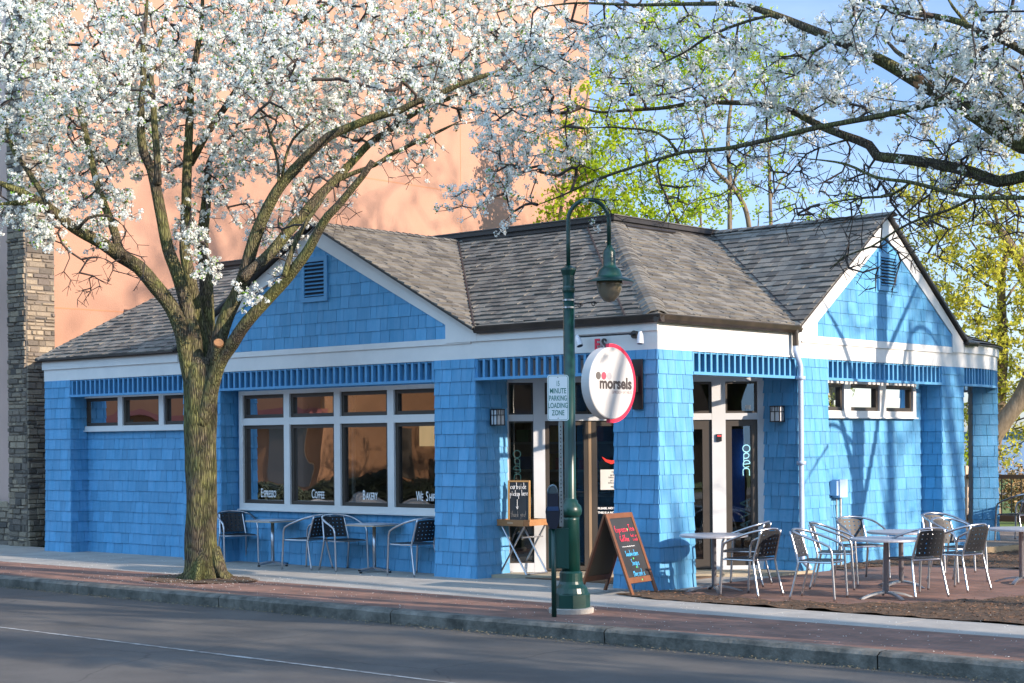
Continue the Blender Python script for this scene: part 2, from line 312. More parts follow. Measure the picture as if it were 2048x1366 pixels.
LIMBS1 = [[[-6.15,-2.19,-0.08,0.321],[-6.15,-2.19,-0,0.272],[-6.15,-2.19,0.19,0.235],[-6.16,-2.2,0.53,0.21],[-6.15,-2.2,1.08,0.21],[-6.15,-2.19,1.77,0.216],[-6.15,-2.19,2.32,0.222],[-6.14,-2.19,2.66,0.235],[-6.14,-2.19,2.9,0.228],[-6.14,-2.19,3.04,0.185]],[[-6.16,-2.2,2.18,0.136],[-6.22,-2.34,2.95,0.119],[-6.22,-2.44,3.36,0.107],[-6.28,-2.57,3.71,0.101],[-6.38,-2.79,4.02,0.101],[-6.45,-2.99,4.25,0.097],[-6.54,-3.21,4.38,0.091],[-6.58,-3.46,4.53,0.082],[-6.72,-3.81,4.72,0.073],[-6.8,-4.1,4.94,0.065],[-6.89,-4.36,5.09,0.057],[-6.97,-4.6,5.2,0.049],[-7.1,-4.9,5.31,0.041]],[[-6.45,-3.26,4.33,0.066],[-6.54,-3.27,4.58,0.061],[-6.63,-3.27,4.79,0.055],[-6.77,-3.33,5.15,0.051],[-6.89,-3.33,5.37,0.047],[-7.05,-3.33,5.8,0.043],[-7.2,-3.31,6.17,0.039],[-7.37,-3.32,6.54,0.035],[-7.65,-3.37,6.93,0.031],[-7.97,-3.44,7.32,0.027],[-8.35,-3.56,7.86,0.023],[-8.63,-3.58,8.23,0.019]],[[-6.72,-4.16,4.92,0.044],[-6.87,-4.21,5.17,0.041],[-7.01,-4.24,5.35,0.038],[-7.16,-4.29,5.56,0.036],[-7.33,-4.3,5.71,0.033],[-7.49,-4.31,6,0.03],[-7.63,-4.3,6.43,0.027]],[[-6.84,-4.27,5.01,0.041],[-6.93,-4.55,5,0.035],[-7.02,-4.83,4.95,0.029]],[[-6.15,-2.2,2.11,0.123],[-6.16,-2.26,3.02,0.113],[-6.17,-2.32,3.44,0.104],[-6.2,-2.4,3.82,0.097],[-6.25,-2.5,4.2,0.09],[-6.31,-2.6,4.51,0.082],[-6.34,-2.68,4.93,0.075],[-6.37,-2.76,5.37,0.07],[-6.36,-2.83,5.57,0.065],[-6.37,-2.95,5.8,0.062],[-6.33,-3.02,6.1,0.054],[-6.25,-3.06,6.42,0.045],[-6.16,-3.09,6.75,0.038],[-6.1,-3.14,7.14,0.033],[-6,-3.16,7.53,0.029],[-5.91,-3.18,7.91,0.024]],[[-6.28,-2.78,5.36,0.052],[-6.3,-2.78,5.78,0.048],[-6.34,-2.79,6.2,0.044],[-6.36,-2.79,6.55,0.039],[-6.42,-2.77,6.87,0.033],[-6.41,-2.65,7.27,0.026],[-6.4,-2.53,7.71,0.022],[-6.44,-2.45,8.09,0.019]],[[-6.23,-2.13,2.11,0.118],[-6.24,-2.08,3.03,0.103],[-6.32,-2.09,3.56,0.091],[-6.44,-2.14,4.17,0.086],[-6.53,-2.15,4.53,0.08],[-6.55,-2.11,5,0.074],[-6.58,-2.07,5.47,0.069],[-6.6,-2.02,6.05,0.063],[-6.61,-1.98,6.45,0.057],[-6.63,-1.94,6.86,0.05],[-6.6,-1.89,7.22,0.043],[-6.58,-1.83,7.55,0.039],[-6.56,-1.79,7.95,0.033],[-6.57,-1.76,8.39,0.025]],[[-6.3,-2.06,2.11,0.118],[-6.31,-1.96,3.1,0.111],[-6.37,-1.9,3.75,0.103],[-6.45,-1.86,4.3,0.096],[-6.55,-1.83,4.67,0.084],[-6.6,-1.73,5.15,0.072],[-6.66,-1.64,5.53,0.056],[-6.73,-1.56,5.84,0.043],[-6.76,-1.46,6,0.031],[-6.72,-1.31,6.16,0.025],[-6.62,-1.11,6.35,0.02],[-6.48,-0.89,6.4,0.016]],[[-6.72,-1.9,5.79,0.054],[-6.6,-1.86,5.96,0.051],[-6.45,-1.8,6.21,0.048],[-6.25,-1.68,6.52,0.046],[-6.08,-1.6,6.76,0.045],[-5.89,-1.5,6.99,0.043],[-5.73,-1.42,7.2,0.041],[-5.58,-1.36,7.34,0.038],[-5.41,-1.27,7.49,0.035],[-5.24,-1.19,7.63,0.033],[-5.01,-1.06,7.8,0.03],[-4.79,-0.93,7.94,0.027],[-4.59,-0.82,8.1,0.025]],[[-6.14,-2.18,2.11,0.123],[-5.98,-2.1,2.98,0.114],[-5.82,-2.02,3.54,0.105],[-5.68,-1.95,3.85,0.097],[-5.57,-1.9,4.12,0.092],[-5.44,-1.85,4.54,0.088],[-5.29,-1.81,4.87,0.083],[-5.14,-1.76,5.14,0.078],[-4.99,-1.71,5.34,0.073],[-4.78,-1.61,5.57,0.069],[-4.6,-1.55,5.73,0.064],[-4.33,-1.42,5.95,0.06],[-4.03,-1.27,6.07,0.056],[-3.72,-1.11,6.18,0.053],[-3.45,-0.99,6.23,0.049],[-3.25,-0.9,6.32,0.044],[-3,-0.77,6.4,0.04],[-2.73,-0.61,6.52,0.036],[-2.46,-0.46,6.61,0.033],[-2.22,-0.33,6.69,0.029]],[[-5.4,-2.07,4.07,0.073],[-5.33,-1.88,4.25,0.073],[-5.24,-1.68,4.46,0.073],[-5.15,-1.48,4.72,0.073],[-5.06,-1.28,4.97,0.071],[-4.97,-1.07,5.23,0.069],[-4.91,-0.89,5.42,0.064],[-4.82,-0.69,5.65,0.058],[-4.64,-0.41,6.01,0.052],[-4.55,-0.2,6.17,0.048],[-4.45,0,6.33,0.043],[-4.3,0.26,6.53,0.038],[-4.06,0.59,6.71,0.034],[-3.85,0.9,6.85,0.029]],[[-4.94,-0.86,5.44,0.034],[-4.68,-0.72,5.56,0.032],[-4.39,-0.55,5.67,0.03],[-4.13,-0.41,5.83,0.028],[-3.87,-0.27,5.95,0.025],[-3.56,-0.09,6.1,0.021],[-3.31,0.05,6.22,0.018]],[[-6.06,-2.25,2.11,0.117],[-5.82,-2.16,2.9,0.101],[-5.6,-2.09,3.19,0.09],[-5.38,-2.02,3.48,0.086],[-5.1,-1.89,3.78,0.082],[-4.84,-1.81,4.01,0.078],[-4.65,-1.79,4.17,0.074],[-4.43,-1.75,4.39,0.068],[-4.23,-1.73,4.65,0.06],[-4.06,-1.72,4.83,0.056],[-3.91,-1.67,4.96,0.052],[-3.73,-1.61,5.15,0.048],[-3.56,-1.55,5.33,0.044],[-3.42,-1.52,5.49,0.041]],[[-4.67,-1.95,4.06,0.042],[-4.67,-1.88,4.27,0.038],[-4.63,-1.76,4.58,0.034],[-4.57,-1.63,4.82,0.029],[-4.48,-1.47,5.07,0.025],[-4.42,-1.34,5.28,0.021]],[[-4.95,-1.8,5.36,0.021],[-4.99,-1.77,5.61,0.02],[-5.08,-1.78,5.89,0.018],[-5.18,-1.8,6.18,0.015],[-5.29,-1.84,6.36,0.012]],[[-4.91,-1.77,5.43,0.021],[-4.83,-1.77,5.69,0.02],[-4.72,-1.73,5.92,0.018],[-4.54,-1.64,6.08,0.015],[-4.4,-1.58,6.17,0.012]],[[-6.55,-3.88,4.68,0.024],[-6.39,-3.83,4.82,0.021],[-6.14,-3.69,4.84,0.018],[-5.93,-3.6,4.7,0.015]],[[-5.84,-2.19,2.9,0.073],[-5.76,-2.22,3.11,0.067],[-5.68,-2.24,3.21,0.061]]]
BLOBS1 = [[-7.41,-3.31,7.48,0.89,90,1],[-7.14,-4.41,7.3,0.59,50,1],[-6.89,-2.18,7.59,0.91,100,1],[-6,-1.4,7.51,0.77,80,1],[-4.84,-1.04,7.45,0.75,80,1],[-4.48,-0.05,7.63,0.77,70,1],[-3.4,0.23,7.5,0.69,60,1],[-2.83,0.73,7.63,0.55,35,1],[-7,-4.28,6.25,0.66,60,1],[-7.21,-3.13,6.38,0.75,80,1],[-6.9,-2.19,6.61,0.7,80,1],[-5.77,-1.86,6.63,0.55,50,1],[-5.1,-1.27,6.49,0.55,50,1],[-4.6,-0.43,6.68,0.63,55,1],[-3.66,0,6.61,0.55,50,1],[-2.76,0.13,6.7,0.54,45,1],[-6.96,-4.24,5.07,0.46,35,1],[-7.32,-3.23,5.62,0.55,45,1],[-6.61,-3.4,4.85,0.4,22,1],[-6.98,-2.39,5.75,0.42,25,1],[-6.49,-2.09,4.9,0.31,16,1],[-5.77,-2.4,4.2,0.19,8,1],[-6.41,-1.62,5.85,0.42,22,1],[-5.65,-1.35,5.93,0.42,20,1],[-5.41,-1.01,5.25,0.35,14,0.8],[-6.64,-4.23,4.65,0.29,14,1],[-6.04,-1.3,5,0.32,14,0.8],[-4.95,-0.86,6.04,0.42,24,1],[-4.39,-0.24,6.12,0.35,16,0.8],[-2.31,0.53,6.97,0.47,30,1],[-4.93,-2.32,3.81,0.14,5,1],[-5.89,-2.63,4.59,0.2,7,1],[-5.38,-0.85,5.75,0.35,14,1],[-4.96,-0.48,5.39,0.21,6,0.5],[-3.82,-0.14,5.86,0.27,10,0.4],[-6.33,-1.69,5.41,0.28,12,1],[-7.74,-2.26,6.43,0.57,35,1],[-8.17,-3.05,7.08,0.57,35,1],[-5.7,-1.13,4.42,0.28,8,0.6],[-5.93,-1.74,5.92,0.35,20,1],[-5.56,-1.41,7.16,0.42,25,1],[-6.43,-3.77,4.01,0.33,8,0],[-6.13,-3.51,4.21,0.39,10,0],[-5.32,-1.46,4.71,0.41,10,0.2],[-4.7,-0.92,4.98,0.34,6,0],[-3.98,-0.28,5.65,0.41,8,0.2],[-5.28,-1.03,5.93,0.56,14,0.5],[-7.15,-3.07,8.78,1.03,45,1],[-6.1,-1.75,9.06,1.11,50,1],[-4.57,-0.8,8.82,1.03,45,1],[-3.55,0.1,8.53,0.82,30,1],[-8.18,-3.98,8.38,0.69,20,1],[-8.07,-4.96,6.43,0.93,40,1],[-7.62,-5.09,4.92,0.65,20,1],[-8.45,-1.29,7.63,0.9,40,1],[-6.76,0.2,7.61,0.9,40,1],[-4.98,-4.23,6.41,0.74,40,1],[-3.59,-3,6.71,0.74,40,1],[-2.79,-1.63,6.68,0.63,30,1]]
LIMBS2 = [[[7.35,-2.6,-0.1,0.36],[7.35,-2.6,0.1,0.3],[7.35,-2.6,0.6,0.25],[7.33,-2.6,1.4,0.235],[7.3,-2.6,2.2,0.24],[7.28,-2.6,2.9,0.2]],[[7.3,-2.6,2,0.15],[7.2,-2.6,2.8,0.15],[6.9,-2.6,3.5,0.14],[6.14,-2.6,4.3,0.1],[5.91,-2.62,4.42,0.095],[5.69,-2.64,4.57,0.088],[5.51,-2.66,4.71,0.08],[5.23,-2.68,4.91,0.072],[4.98,-2.7,5.07,0.064],[4.75,-2.74,5.23,0.057],[4.51,-2.78,5.39,0.05],[4.13,-2.82,5.6,0.044],[3.83,-2.86,5.76,0.038],[3.48,-2.9,5.94,0.032],[3.12,-2.92,6.08,0.026],[2.62,-2.94,6.17,0.02],[1.93,-2.96,6.28,0.015],[1.18,-2.98,6.43,0.012],[0.67,-3,6.47,0.011]],[[7.3,-2.6,1.9,0.12],[7.1,-2.5,2.6,0.1],[6.6,-2.4,3.2,0.085],[5.96,-2.4,4.15,0.057],[5.8,-2.38,4.17,0.056],[5.56,-2.37,4.15,0.056],[5.31,-2.35,4.26,0.055],[5.05,-2.33,4.35,0.053],[4.65,-2.32,4.46,0.051],[4.3,-2.3,4.54,0.049],[4.2,-2.27,4.66,0.045],[3.92,-2.23,4.79,0.04],[3.62,-2.2,4.93,0.036],[3.25,-2.17,5.14,0.032],[2.83,-2.13,5.27,0.029],[2.5,-2.1,5.33,0.027],[2.06,-2.07,5.4,0.024],[1.63,-2.03,5.41,0.021],[1.09,-2,5.46,0.018],[0.64,-1.97,5.51,0.015],[0.13,-1.93,5.69,0.012],[-0.44,-1.9,5.72,0.009]],[[5.29,-2.8,4.86,0.029],[4.91,-2.75,4.84,0.028],[4.54,-2.7,4.83,0.028],[4.16,-2.65,4.83,0.027],[3.8,-2.6,4.83,0.026],[3.23,-2.53,4.8,0.025],[2.67,-2.45,4.79,0.023],[2.2,-2.38,4.83,0.021],[1.95,-2.3,4.84,0.018],[1.4,-2.27,4.78,0.016],[0.85,-2.25,4.7,0.014],[0.36,-2.22,4.59,0.011],[-0.04,-2.2,4.52,0.008]],[[7.3,-2.6,1.9,0.09],[6.9,-2.9,2.8,0.06],[6.22,-3,3.86,0.021],[6.07,-2.97,3.89,0.02],[5.59,-2.94,3.95,0.019],[5.21,-2.91,4.07,0.018],[4.94,-2.87,4.16,0.017],[4.57,-2.81,4.25,0.014],[4.22,-2.76,4.42,0.012],[3.77,-2.7,4.53,0.01]],[[7.3,-2.6,2.3,0.13],[7,-2.5,3.4,0.12],[5.99,-2.3,4.7,0.055],[5.75,-2.24,4.79,0.052],[5.48,-2.19,4.94,0.048],[5.2,-2.13,5.04,0.041],[4.91,-2.06,5.24,0.034],[4.61,-1.97,5.4,0.026],[4.29,-1.89,5.61,0.021],[4.02,-1.8,5.92,0.017]],[[7.3,-2.6,2.3,0.11],[7.1,-2.8,3.6,0.1],[6.7,-2.9,4.5,0.09],[6.34,-3.1,4.95,0.038],[6.15,-3.12,5.1,0.037],[5.94,-3.15,5.24,0.035],[5.79,-3.18,5.3,0.033],[5.64,-3.2,5.41,0.029],[5.35,-3.15,5.53,0.025],[5.07,-3.1,5.62,0.022],[4.72,-3.05,5.76,0.019],[4.38,-3,5.93,0.016]],[[5.83,-3.1,5.29,0.026],[5.76,-3.07,5.44,0.023],[5.67,-3.03,5.59,0.02],[5.61,-3,5.74,0.017]],[[5.63,-3.1,5.42,0.017],[5.52,-3.15,5.58,0.014],[5.45,-3.2,5.73,0.011]],[[1.95,-2.25,4.86,0.016],[1.84,-2.28,5.01,0.015],[1.73,-2.31,5.09,0.014],[1.52,-2.34,5.15,0.012],[1.13,-2.37,5.22,0.01],[0.8,-2.4,5.25,0.008]],[[3.58,-3,5.88,0.017],[3.32,-2.97,5.88,0.016],[3.03,-2.93,5.86,0.015],[2.74,-2.9,5.81,0.015],[2.5,-2.87,5.73,0.012],[2.22,-2.83,5.68,0.01],[2,-2.8,5.63,0.008]],[[4.18,-2.9,5.56,0.016],[3.96,-2.85,5.5,0.014],[3.76,-2.8,5.5,0.012],[3.5,-2.75,5.52,0.01],[3.23,-2.7,5.39,0.007]],[[4.9,-2.8,4.16,0.014],[4.69,-2.75,4.08,0.013],[4.45,-2.7,4.09,0.012],[4.16,-2.65,4.1,0.009],[3.85,-2.6,4.09,0.007]],[[5.57,-2.9,3.95,0.015],[5.34,-2.93,3.86,0.014],[5.11,-2.97,3.81,0.013],[4.88,-3,3.72,0.011],[4.64,-3.03,3.59,0.01],[4.39,-3.07,3.52,0.008],[4.25,-3.1,3.41,0.007]],[[4.1,-2.1,4.71,0.015],[4.01,-2.14,4.77,0.013],[3.75,-2.18,4.74,0.011],[3.48,-2.22,4.67,0.009],[3.3,-2.26,4.48,0.008],[3.08,-2.3,4.4,0.008]],[[7.3,-2.6,2.4,0.12],[7.8,-2.4,4,0.1],[8.3,-2.2,5.5,0.08],[8.6,-2.2,7,0.04]],[[7.3,-2.6,2.4,0.12],[7.5,-2,4,0.1],[7.6,-1.2,5.5,0.07],[7.6,-0.6,7,0.04]],[[7.3,-2.6,2.4,0.12],[8.4,-3,3.6,0.1],[9.6,-3.4,4.6,0.07],[10.6,-3.7,5.3,0.04]]]
BLOBS2 = [[-0.17,-2.6,5.33,0.33,22,1],[-0.25,-2.6,4.95,0.28,12,0.9],[-0.79,-2.6,4.61,0.2,7,0.9],[-0.35,-2.4,4.59,0.25,10,0.9],[0.24,-2.4,4.91,0.33,18,0.8],[0.32,-2.4,5.62,0.39,26,0.9],[0.88,-2.8,6.12,0.43,30,0.9],[1.5,-2.9,6.16,0.36,22,0.8],[1.29,-2.3,5.71,0.32,20,0.8],[2.26,-2.9,5.93,0.35,22,0.8],[1.69,-2.3,5.5,0.32,16,0.8],[2.46,-2.4,5.63,0.31,18,0.9],[3.23,-3,5.8,0.29,18,0.8],[3.18,-2.4,5.27,0.25,14,0.9],[3.77,-2.8,5.5,0.29,18,1],[3.74,-2.4,5.19,0.27,16,1],[4.48,-3.1,5.52,0.27,18,1],[4.29,-2.4,5.01,0.24,12,0.9],[3.39,-2.2,5.02,0.2,10,0.9],[5.18,-3.1,5.49,0.31,20,1],[5.55,-3,5.1,0.31,26,1],[5.97,-3.2,5.17,0.3,26,1],[5.83,-2.8,4.78,0.3,26,1],[5.16,-2.6,5,0.25,14,1],[5.35,-2.3,4.56,0.23,12,0.9],[4.7,-2.3,4.74,0.23,10,0.7],[2.87,-2.3,4.82,0.25,8,0.6],[2.32,-2.2,5.11,0.26,8,0.6],[2,-2.2,4.73,0.31,10,0.15],[1.48,-2.2,4.95,0.32,9,0.4],[0.72,-2.2,4.77,0.27,8,0.6],[1.14,-2.3,4.44,0.27,5,0.3],[2.5,-2.2,4.57,0.36,12,0.05],[3.22,-2.3,4.58,0.35,14,0.1],[3.79,-2.3,4.51,0.34,16,0.1],[4.39,-2.4,4.24,0.33,16,0.02],[4.95,-2.5,4.03,0.37,18,0.02],[5.58,-2.6,3.87,0.36,16,0.02],[5.1,-2.4,4.35,0.27,12,0.1],[3.51,-2.4,4.14,0.29,10,0],[4.29,-2.8,3.84,0.28,9,0],[4.86,-2.9,3.64,0.27,8,0],[5.3,-2.3,4.34,0.27,10,0.2],[1.86,-2.2,4.38,0.26,6,0],[4.71,-3,3.33,0.23,5,0],[5.2,-2.8,3.62,0.27,6,0],[4.3,-3,3.45,0.14,3,0],[1.53,-2.6,6.89,0.52,20,1],[3.09,-2.6,6.68,0.54,20,1],[4.46,-2.6,6.41,0.51,20,1],[5.7,-2.6,6.07,0.49,24,1],[6.37,-2.6,4.95,0.39,18,0.8],[6.79,-2.6,4.05,0.38,8,0.6],[0.45,-2.3,5.23,0.28,12,0.8],[0.21,-2.6,5.94,0.33,18,0.9],[8.6,-2.2,6.8,1.3,50,0.8],[7.6,-0.6,6.8,1.3,50,0.8],[10.4,-3.6,5.4,1.3,50,0.8],[9.3,-2.6,7.6,1.2,40,0.8],[7.3,-4.4,6,1.2,36,0.8],[5.8,-4.2,5.6,1,24,0.8]]
LIMBS3 = [[[-18.21,28.66,7.79,0.089],[-18.21,28.66,8.62,0.078],[-18.2,28.67,10.28,0.07],[-18.24,28.64,11.44,0.065],[-18.19,28.68,12.35,0.054],[-18.05,28.8,13.59,0.043],[-17.98,28.86,15.25,0.032]],[[-17.75,29.07,7.78,0.089],[-17.7,29.02,8.69,0.083],[-17.78,28.85,9.42,0.077],[-18.02,28.55,9.99,0.07],[-18.41,28.11,10.57,0.059],[-18.52,27.91,11.05,0.047],[-18.63,27.72,11.86,0.036],[-18.82,27.45,12.84,0.024]],[[-18.21,28.66,9.78,0.04],[-18.04,29.03,10.72,0.035],[-17.82,29.46,11.49,0.03],[-17.78,29.71,12.44,0.025]],[[-19.19,28.47,7.85,0.041],[-19.21,28.45,9.52,0.035],[-19.14,28.51,10.53,0.027],[-18.79,28.82,11.53,0.016]]]
BLOBS3 = [[-19.74,27.31,15.13,1.13,30,1],[-18.9,28.06,14.31,1.13,28,1],[-17.92,28.91,14.62,1.13,26,1],[-17.47,29.98,13.92,0.98,18,1],[-19.51,27.52,13.51,0.97,18,1],[-18.42,28.48,12.85,0.97,14,0.8],[-16.97,29.76,12.51,0.81,10,0.8],[-17.7,29.11,11.71,0.81,7,0.8],[-19.76,27.29,12.05,0.81,8,0.8],[-18.92,28.04,11.4,0.81,7,0.8],[-18.31,28.57,10.42,0.81,8,0.7],[-18.11,27.42,9.47,0.79,10,1],[-17.83,29,9.93,0.81,6,0.6]]
LIMBS4 = [[[-15.89,22.71,7.14,0.05],[-15.91,22.69,7.95,0.046],[-16.21,22.43,8.91,0.041],[-16.42,22.24,9.43,0.036],[-16.59,22.09,10.1,0.031],[-16.86,21.85,10.98,0.026],[-17.18,21.57,11.87,0.022]],[[-16.74,22.63,7.2,0.036],[-16.84,22.53,8.32,0.031],[-17.17,22.24,8.99,0.024],[-17.51,21.95,9.44,0.015]],[[-18.25,21.3,7.22,0.044],[-18.35,21.2,8.34,0.038],[-18.51,21.06,9.16,0.033],[-18.56,21.02,10.2,0.025],[-18.28,21.27,11.32,0.015]]]
BLOBS4 = [[-15.32,17.21,8.92,0.52,14,1],[-15.42,17.12,8.13,0.52,14,1],[-15.13,17.38,7.74,0.46,12,1],[-17.62,21.18,10.5,0.72,12,1],[-16.97,21.76,11.07,0.86,16,1],[-17.19,21.56,9.78,0.86,14,1],[-16.55,22.13,9.2,0.86,16,1],[-16.77,21.93,8.34,0.72,14,1],[-15.9,22.7,8.47,0.86,16,1],[-17.82,21,11.95,0.86,12,1],[-17.06,21.67,12.8,1.01,20,1],[-16.22,22.42,9.63,0.72,10,1],[-17.52,21.27,8.78,0.72,12,1],[-15.58,22.98,8.18,0.58,8,1]]
LIMBS5 = [[[-19.4,32.95,8.22,0.07],[-19.39,32.96,9.28,0.063],[-19.41,32.93,10.89,0.056],[-19.44,32.91,12.14,0.045],[-19.5,32.86,13.56,0.033],[-19.56,32.81,14.9,0.026]],[[-20.32,33.47,8.33,0.035],[-20.28,33.51,9.24,0.031],[-20.24,33.54,10.14,0.027]],[[-19.42,32.93,10.18,0.035],[-19.18,33.47,11.01,0.026],[-18.91,34.05,11.86,0.018]]]
BLOBS5 = [[-19.13,33.18,11.91,0.7,5,0.6],[-19.66,32.72,11.22,0.7,4,0.6],[-19.41,32.94,10.17,0.7,4,0.6],[-18.63,33.63,9.82,0.7,6,0.7],[-17.98,34.2,9.63,0.7,6,0.8],[-17.32,34.78,9.8,0.7,6,0.8],[-18.86,33.43,14.51,0.87,6,0.8]]
LIMBS7 = [[[-12.83,13.41,5.57,0.047],[-12.77,13.45,6.77,0.043],[-12.7,13.52,7.49,0.039],[-12.65,13.56,8.27,0.035],[-12.54,13.66,8.81,0.031],[-12.31,13.87,9.46,0.027],[-12.21,13.95,10.18,0.023]],[[-12.8,14.23,5.63,0.03],[-12.78,14.25,6.84,0.026],[-12.81,14.22,7.57,0.02],[-12.6,14.41,8.3,0.012]],[[-12.7,13.52,7.49,0.023],[-12.77,13.19,8.06,0.017],[-12.73,12.96,8.5,0.012]]]
BLOBS7 = [[-12.47,13.72,8.3,0.47,12,1],[-12.56,13.64,7.48,0.47,14,1],[-12.3,13.87,7.01,0.47,14,1],[-12.73,13.49,8.66,0.35,6,1],[-12.03,14.11,8.65,0.53,10,1],[-12.12,14.03,7.83,0.53,12,1],[-11.78,14.34,7.13,0.41,10,1],[-12.46,13.73,9.24,0.41,6,0.9],[-12.2,13.96,9.82,0.47,6,0.9],[-12.83,13.41,7.02,0.26,6,1]]
LIMBS6 = [[[-5.52,19.85,0.86,0.257],[-5.4,19.83,1.27,0.222],[-5.14,19.92,1.79,0.209],[-4.84,20.06,2.25,0.197],[-4.44,20.27,2.94,0.197],[-4.13,20.41,3.86,0.173]],[[-5.42,20.61,1.08,0.142],[-5.31,20.7,2.15,0.132],[-5.24,20.76,3.21,0.123],[-5.22,20.79,4.16,0.116],[-5.23,20.78,4.7,0.109],[-5.24,20.77,5.25,0.099],[-5.22,20.79,5.75,0.087],[-5.15,20.85,6.14,0.074],[-5.11,20.89,6.64,0.061],[-5.14,20.85,7.14,0.047]],[[-4.22,21,3.18,0.152],[-4.43,20.82,4.59,0.144],[-4.61,20.66,5.81,0.135],[-4.79,20.5,6.22,0.125],[-4.93,20.38,6.52,0.109],[-5.05,20.27,6.72,0.089],[-5.26,20.09,6.88,0.069],[-5.36,20,6.86,0.053]],[[-5.05,20.27,6.72,0.047],[-5.17,20.34,7.15,0.041],[-5.31,20.4,7.44,0.035],[-5.41,20.49,7.74,0.03]],[[-5.24,20.77,5.53,0.036],[-5.52,20.69,5.96,0.03],[-5.76,20.64,6.31,0.024],[-6.01,20.59,6.69,0.021],[-6.27,20.53,6.99,0.018]],[[-5.24,20.77,5.31,0.036],[-5.48,20.42,5.47,0.033],[-5.71,20.09,5.74,0.031],[-5.91,19.78,5.95,0.027],[-6.17,19.42,6.11,0.022],[-6.43,19.05,6.21,0.018]],[[-5.22,20.79,4.98,0.036],[-5.1,21.16,5.41,0.03],[-5.01,21.5,5.7,0.024]]]
BLOBS6 = [[-5.39,19.97,5.53,0.7,26,1],[-5.86,19.55,6.59,0.7,16,0.9],[-6.34,19.13,7.07,0.7,16,0.9],[-5.13,20.2,4.48,0.7,26,1],[-4.77,20.51,5.53,0.82,28,1],[-4.87,20.43,3.66,0.7,22,1],[-5.65,19.74,4.84,0.47,16,1],[-6,19.43,5.31,0.29,6,1],[-6.09,19.36,5.78,0.35,6,0.9],[-5.12,20.21,6.47,0.82,20,1],[-5.46,19.91,7.41,0.82,16,0.8],[-4.76,20.52,7.16,0.7,16,0.9],[-5.9,19.52,7.53,0.58,12,0.8],[-6.6,18.9,7.65,0.58,10,0.7],[-5.4,19.96,3.9,0.47,12,1],[-4.7,20.58,2.72,0.47,10,1],[-5.9,20.32,2.51,0.21,5,1],[-5.95,20.28,1.56,0.21,6,1],[-4.62,20.25,1.9,0.35,8,1],[-4.97,20.34,1.56,0.23,4,1],[-5.02,20.3,8.22,0.82,14,0.8],[-5.89,19.52,8.35,0.7,9,0.7],[-6.17,19.28,6.25,0.47,8,0.8],[-4.16,21.05,5.05,0.94,20,1],[-4.15,21.07,7.39,0.94,16,1],[-5.49,20.54,2.98,0.36,8,1]]
# ================================================================== SETTING
def sheet(name, pts, z, m, th=None):
    b = MB()
    if th: b.prism([(x,y,z-th) for x,y in pts], (0,0,th))
    else: b.add([(x,y,z) for x,y in pts], [tuple(range(len(pts)))])
    return struct(name, b, m)
GRASS = mat('lawn', (.10,.17,.03), .9, col2=(.16,.22,.05), vscale=1.5, bump=.6, bscale=40)
ASPH = mat('asphalt', (.068,.064,.059), .85, col2=(.108,.10,.09), vscale=.8, bump=.35, bscale=160)
def cracks(m, scale=.22, width=.004):
    n = m.node_tree; L = n.links.new; p = n.nodes['Principled BSDF']; src = p.inputs[0].links[0].from_socket; tc = n.nodes.new('ShaderNodeTexCoord')
    nz = n.nodes.new('ShaderNodeTexNoise'); nz.inputs['Scale'].default_value = 1.5; nz.inputs['Detail'].default_value = 5; L(tc.outputs['Object'], nz.inputs[0])
    va = n.nodes.new('ShaderNodeVectorMath'); va.operation = 'MULTIPLY_ADD'; va.inputs[1].default_value = (.6,.6,0); L(nz.outputs['Color'], va.inputs[0]); L(tc.outputs['Object'], va.inputs[2])
    v = n.nodes.new('ShaderNodeTexVoronoi'); v.feature = 'DISTANCE_TO_EDGE'; v.inputs['Scale'].default_value = scale; L(va.outputs[0], v.inputs['Vector'])
    a = n.nodes.new('ShaderNodeMapRange'); a.inputs['From Max'].default_value = width; a.inputs['To Min'].default_value = .62; L(v.outputs['Distance'], a.inputs[0])
    g = n.nodes.new('ShaderNodeTexNoise'); g.inputs['Scale'].default_value = 220; g.inputs['Detail'].default_value = 2; L(tc.outputs['Object'], g.inputs[0])
    gr = n.nodes.new('ShaderNodeMapRange'); gr.inputs['From Min'].default_value = .3; gr.inputs['From Max'].default_value = .7; gr.inputs['To Min'].default_value = .75; gr.inputs['To Max'].default_value = 1.3; L(g.outputs[0], gr.inputs[0])
    mu = n.nodes.new('ShaderNodeMath'); mu.operation = 'MULTIPLY'; L(a.outputs[0], mu.inputs[0]); L(gr.outputs[0], mu.inputs[1])
    mx = n.nodes.new('ShaderNodeMixRGB'); mx.blend_type = 'MULTIPLY'; mx.inputs[0].default_value = 1; L(src, mx.inputs[1]); L(mu.outputs[0], mx.inputs[2]); L(mx.outputs[0], p.inputs[0])
cracks(ASPH)
WATER = mat('lake_water', (.05,.12,.22), .25, bump=.3, bscale=2)
MULCH = mat('mulch', (.055,.036,.022), .95, col2=(.15,.085,.045), vscale=14, bump=1, bscale=50)
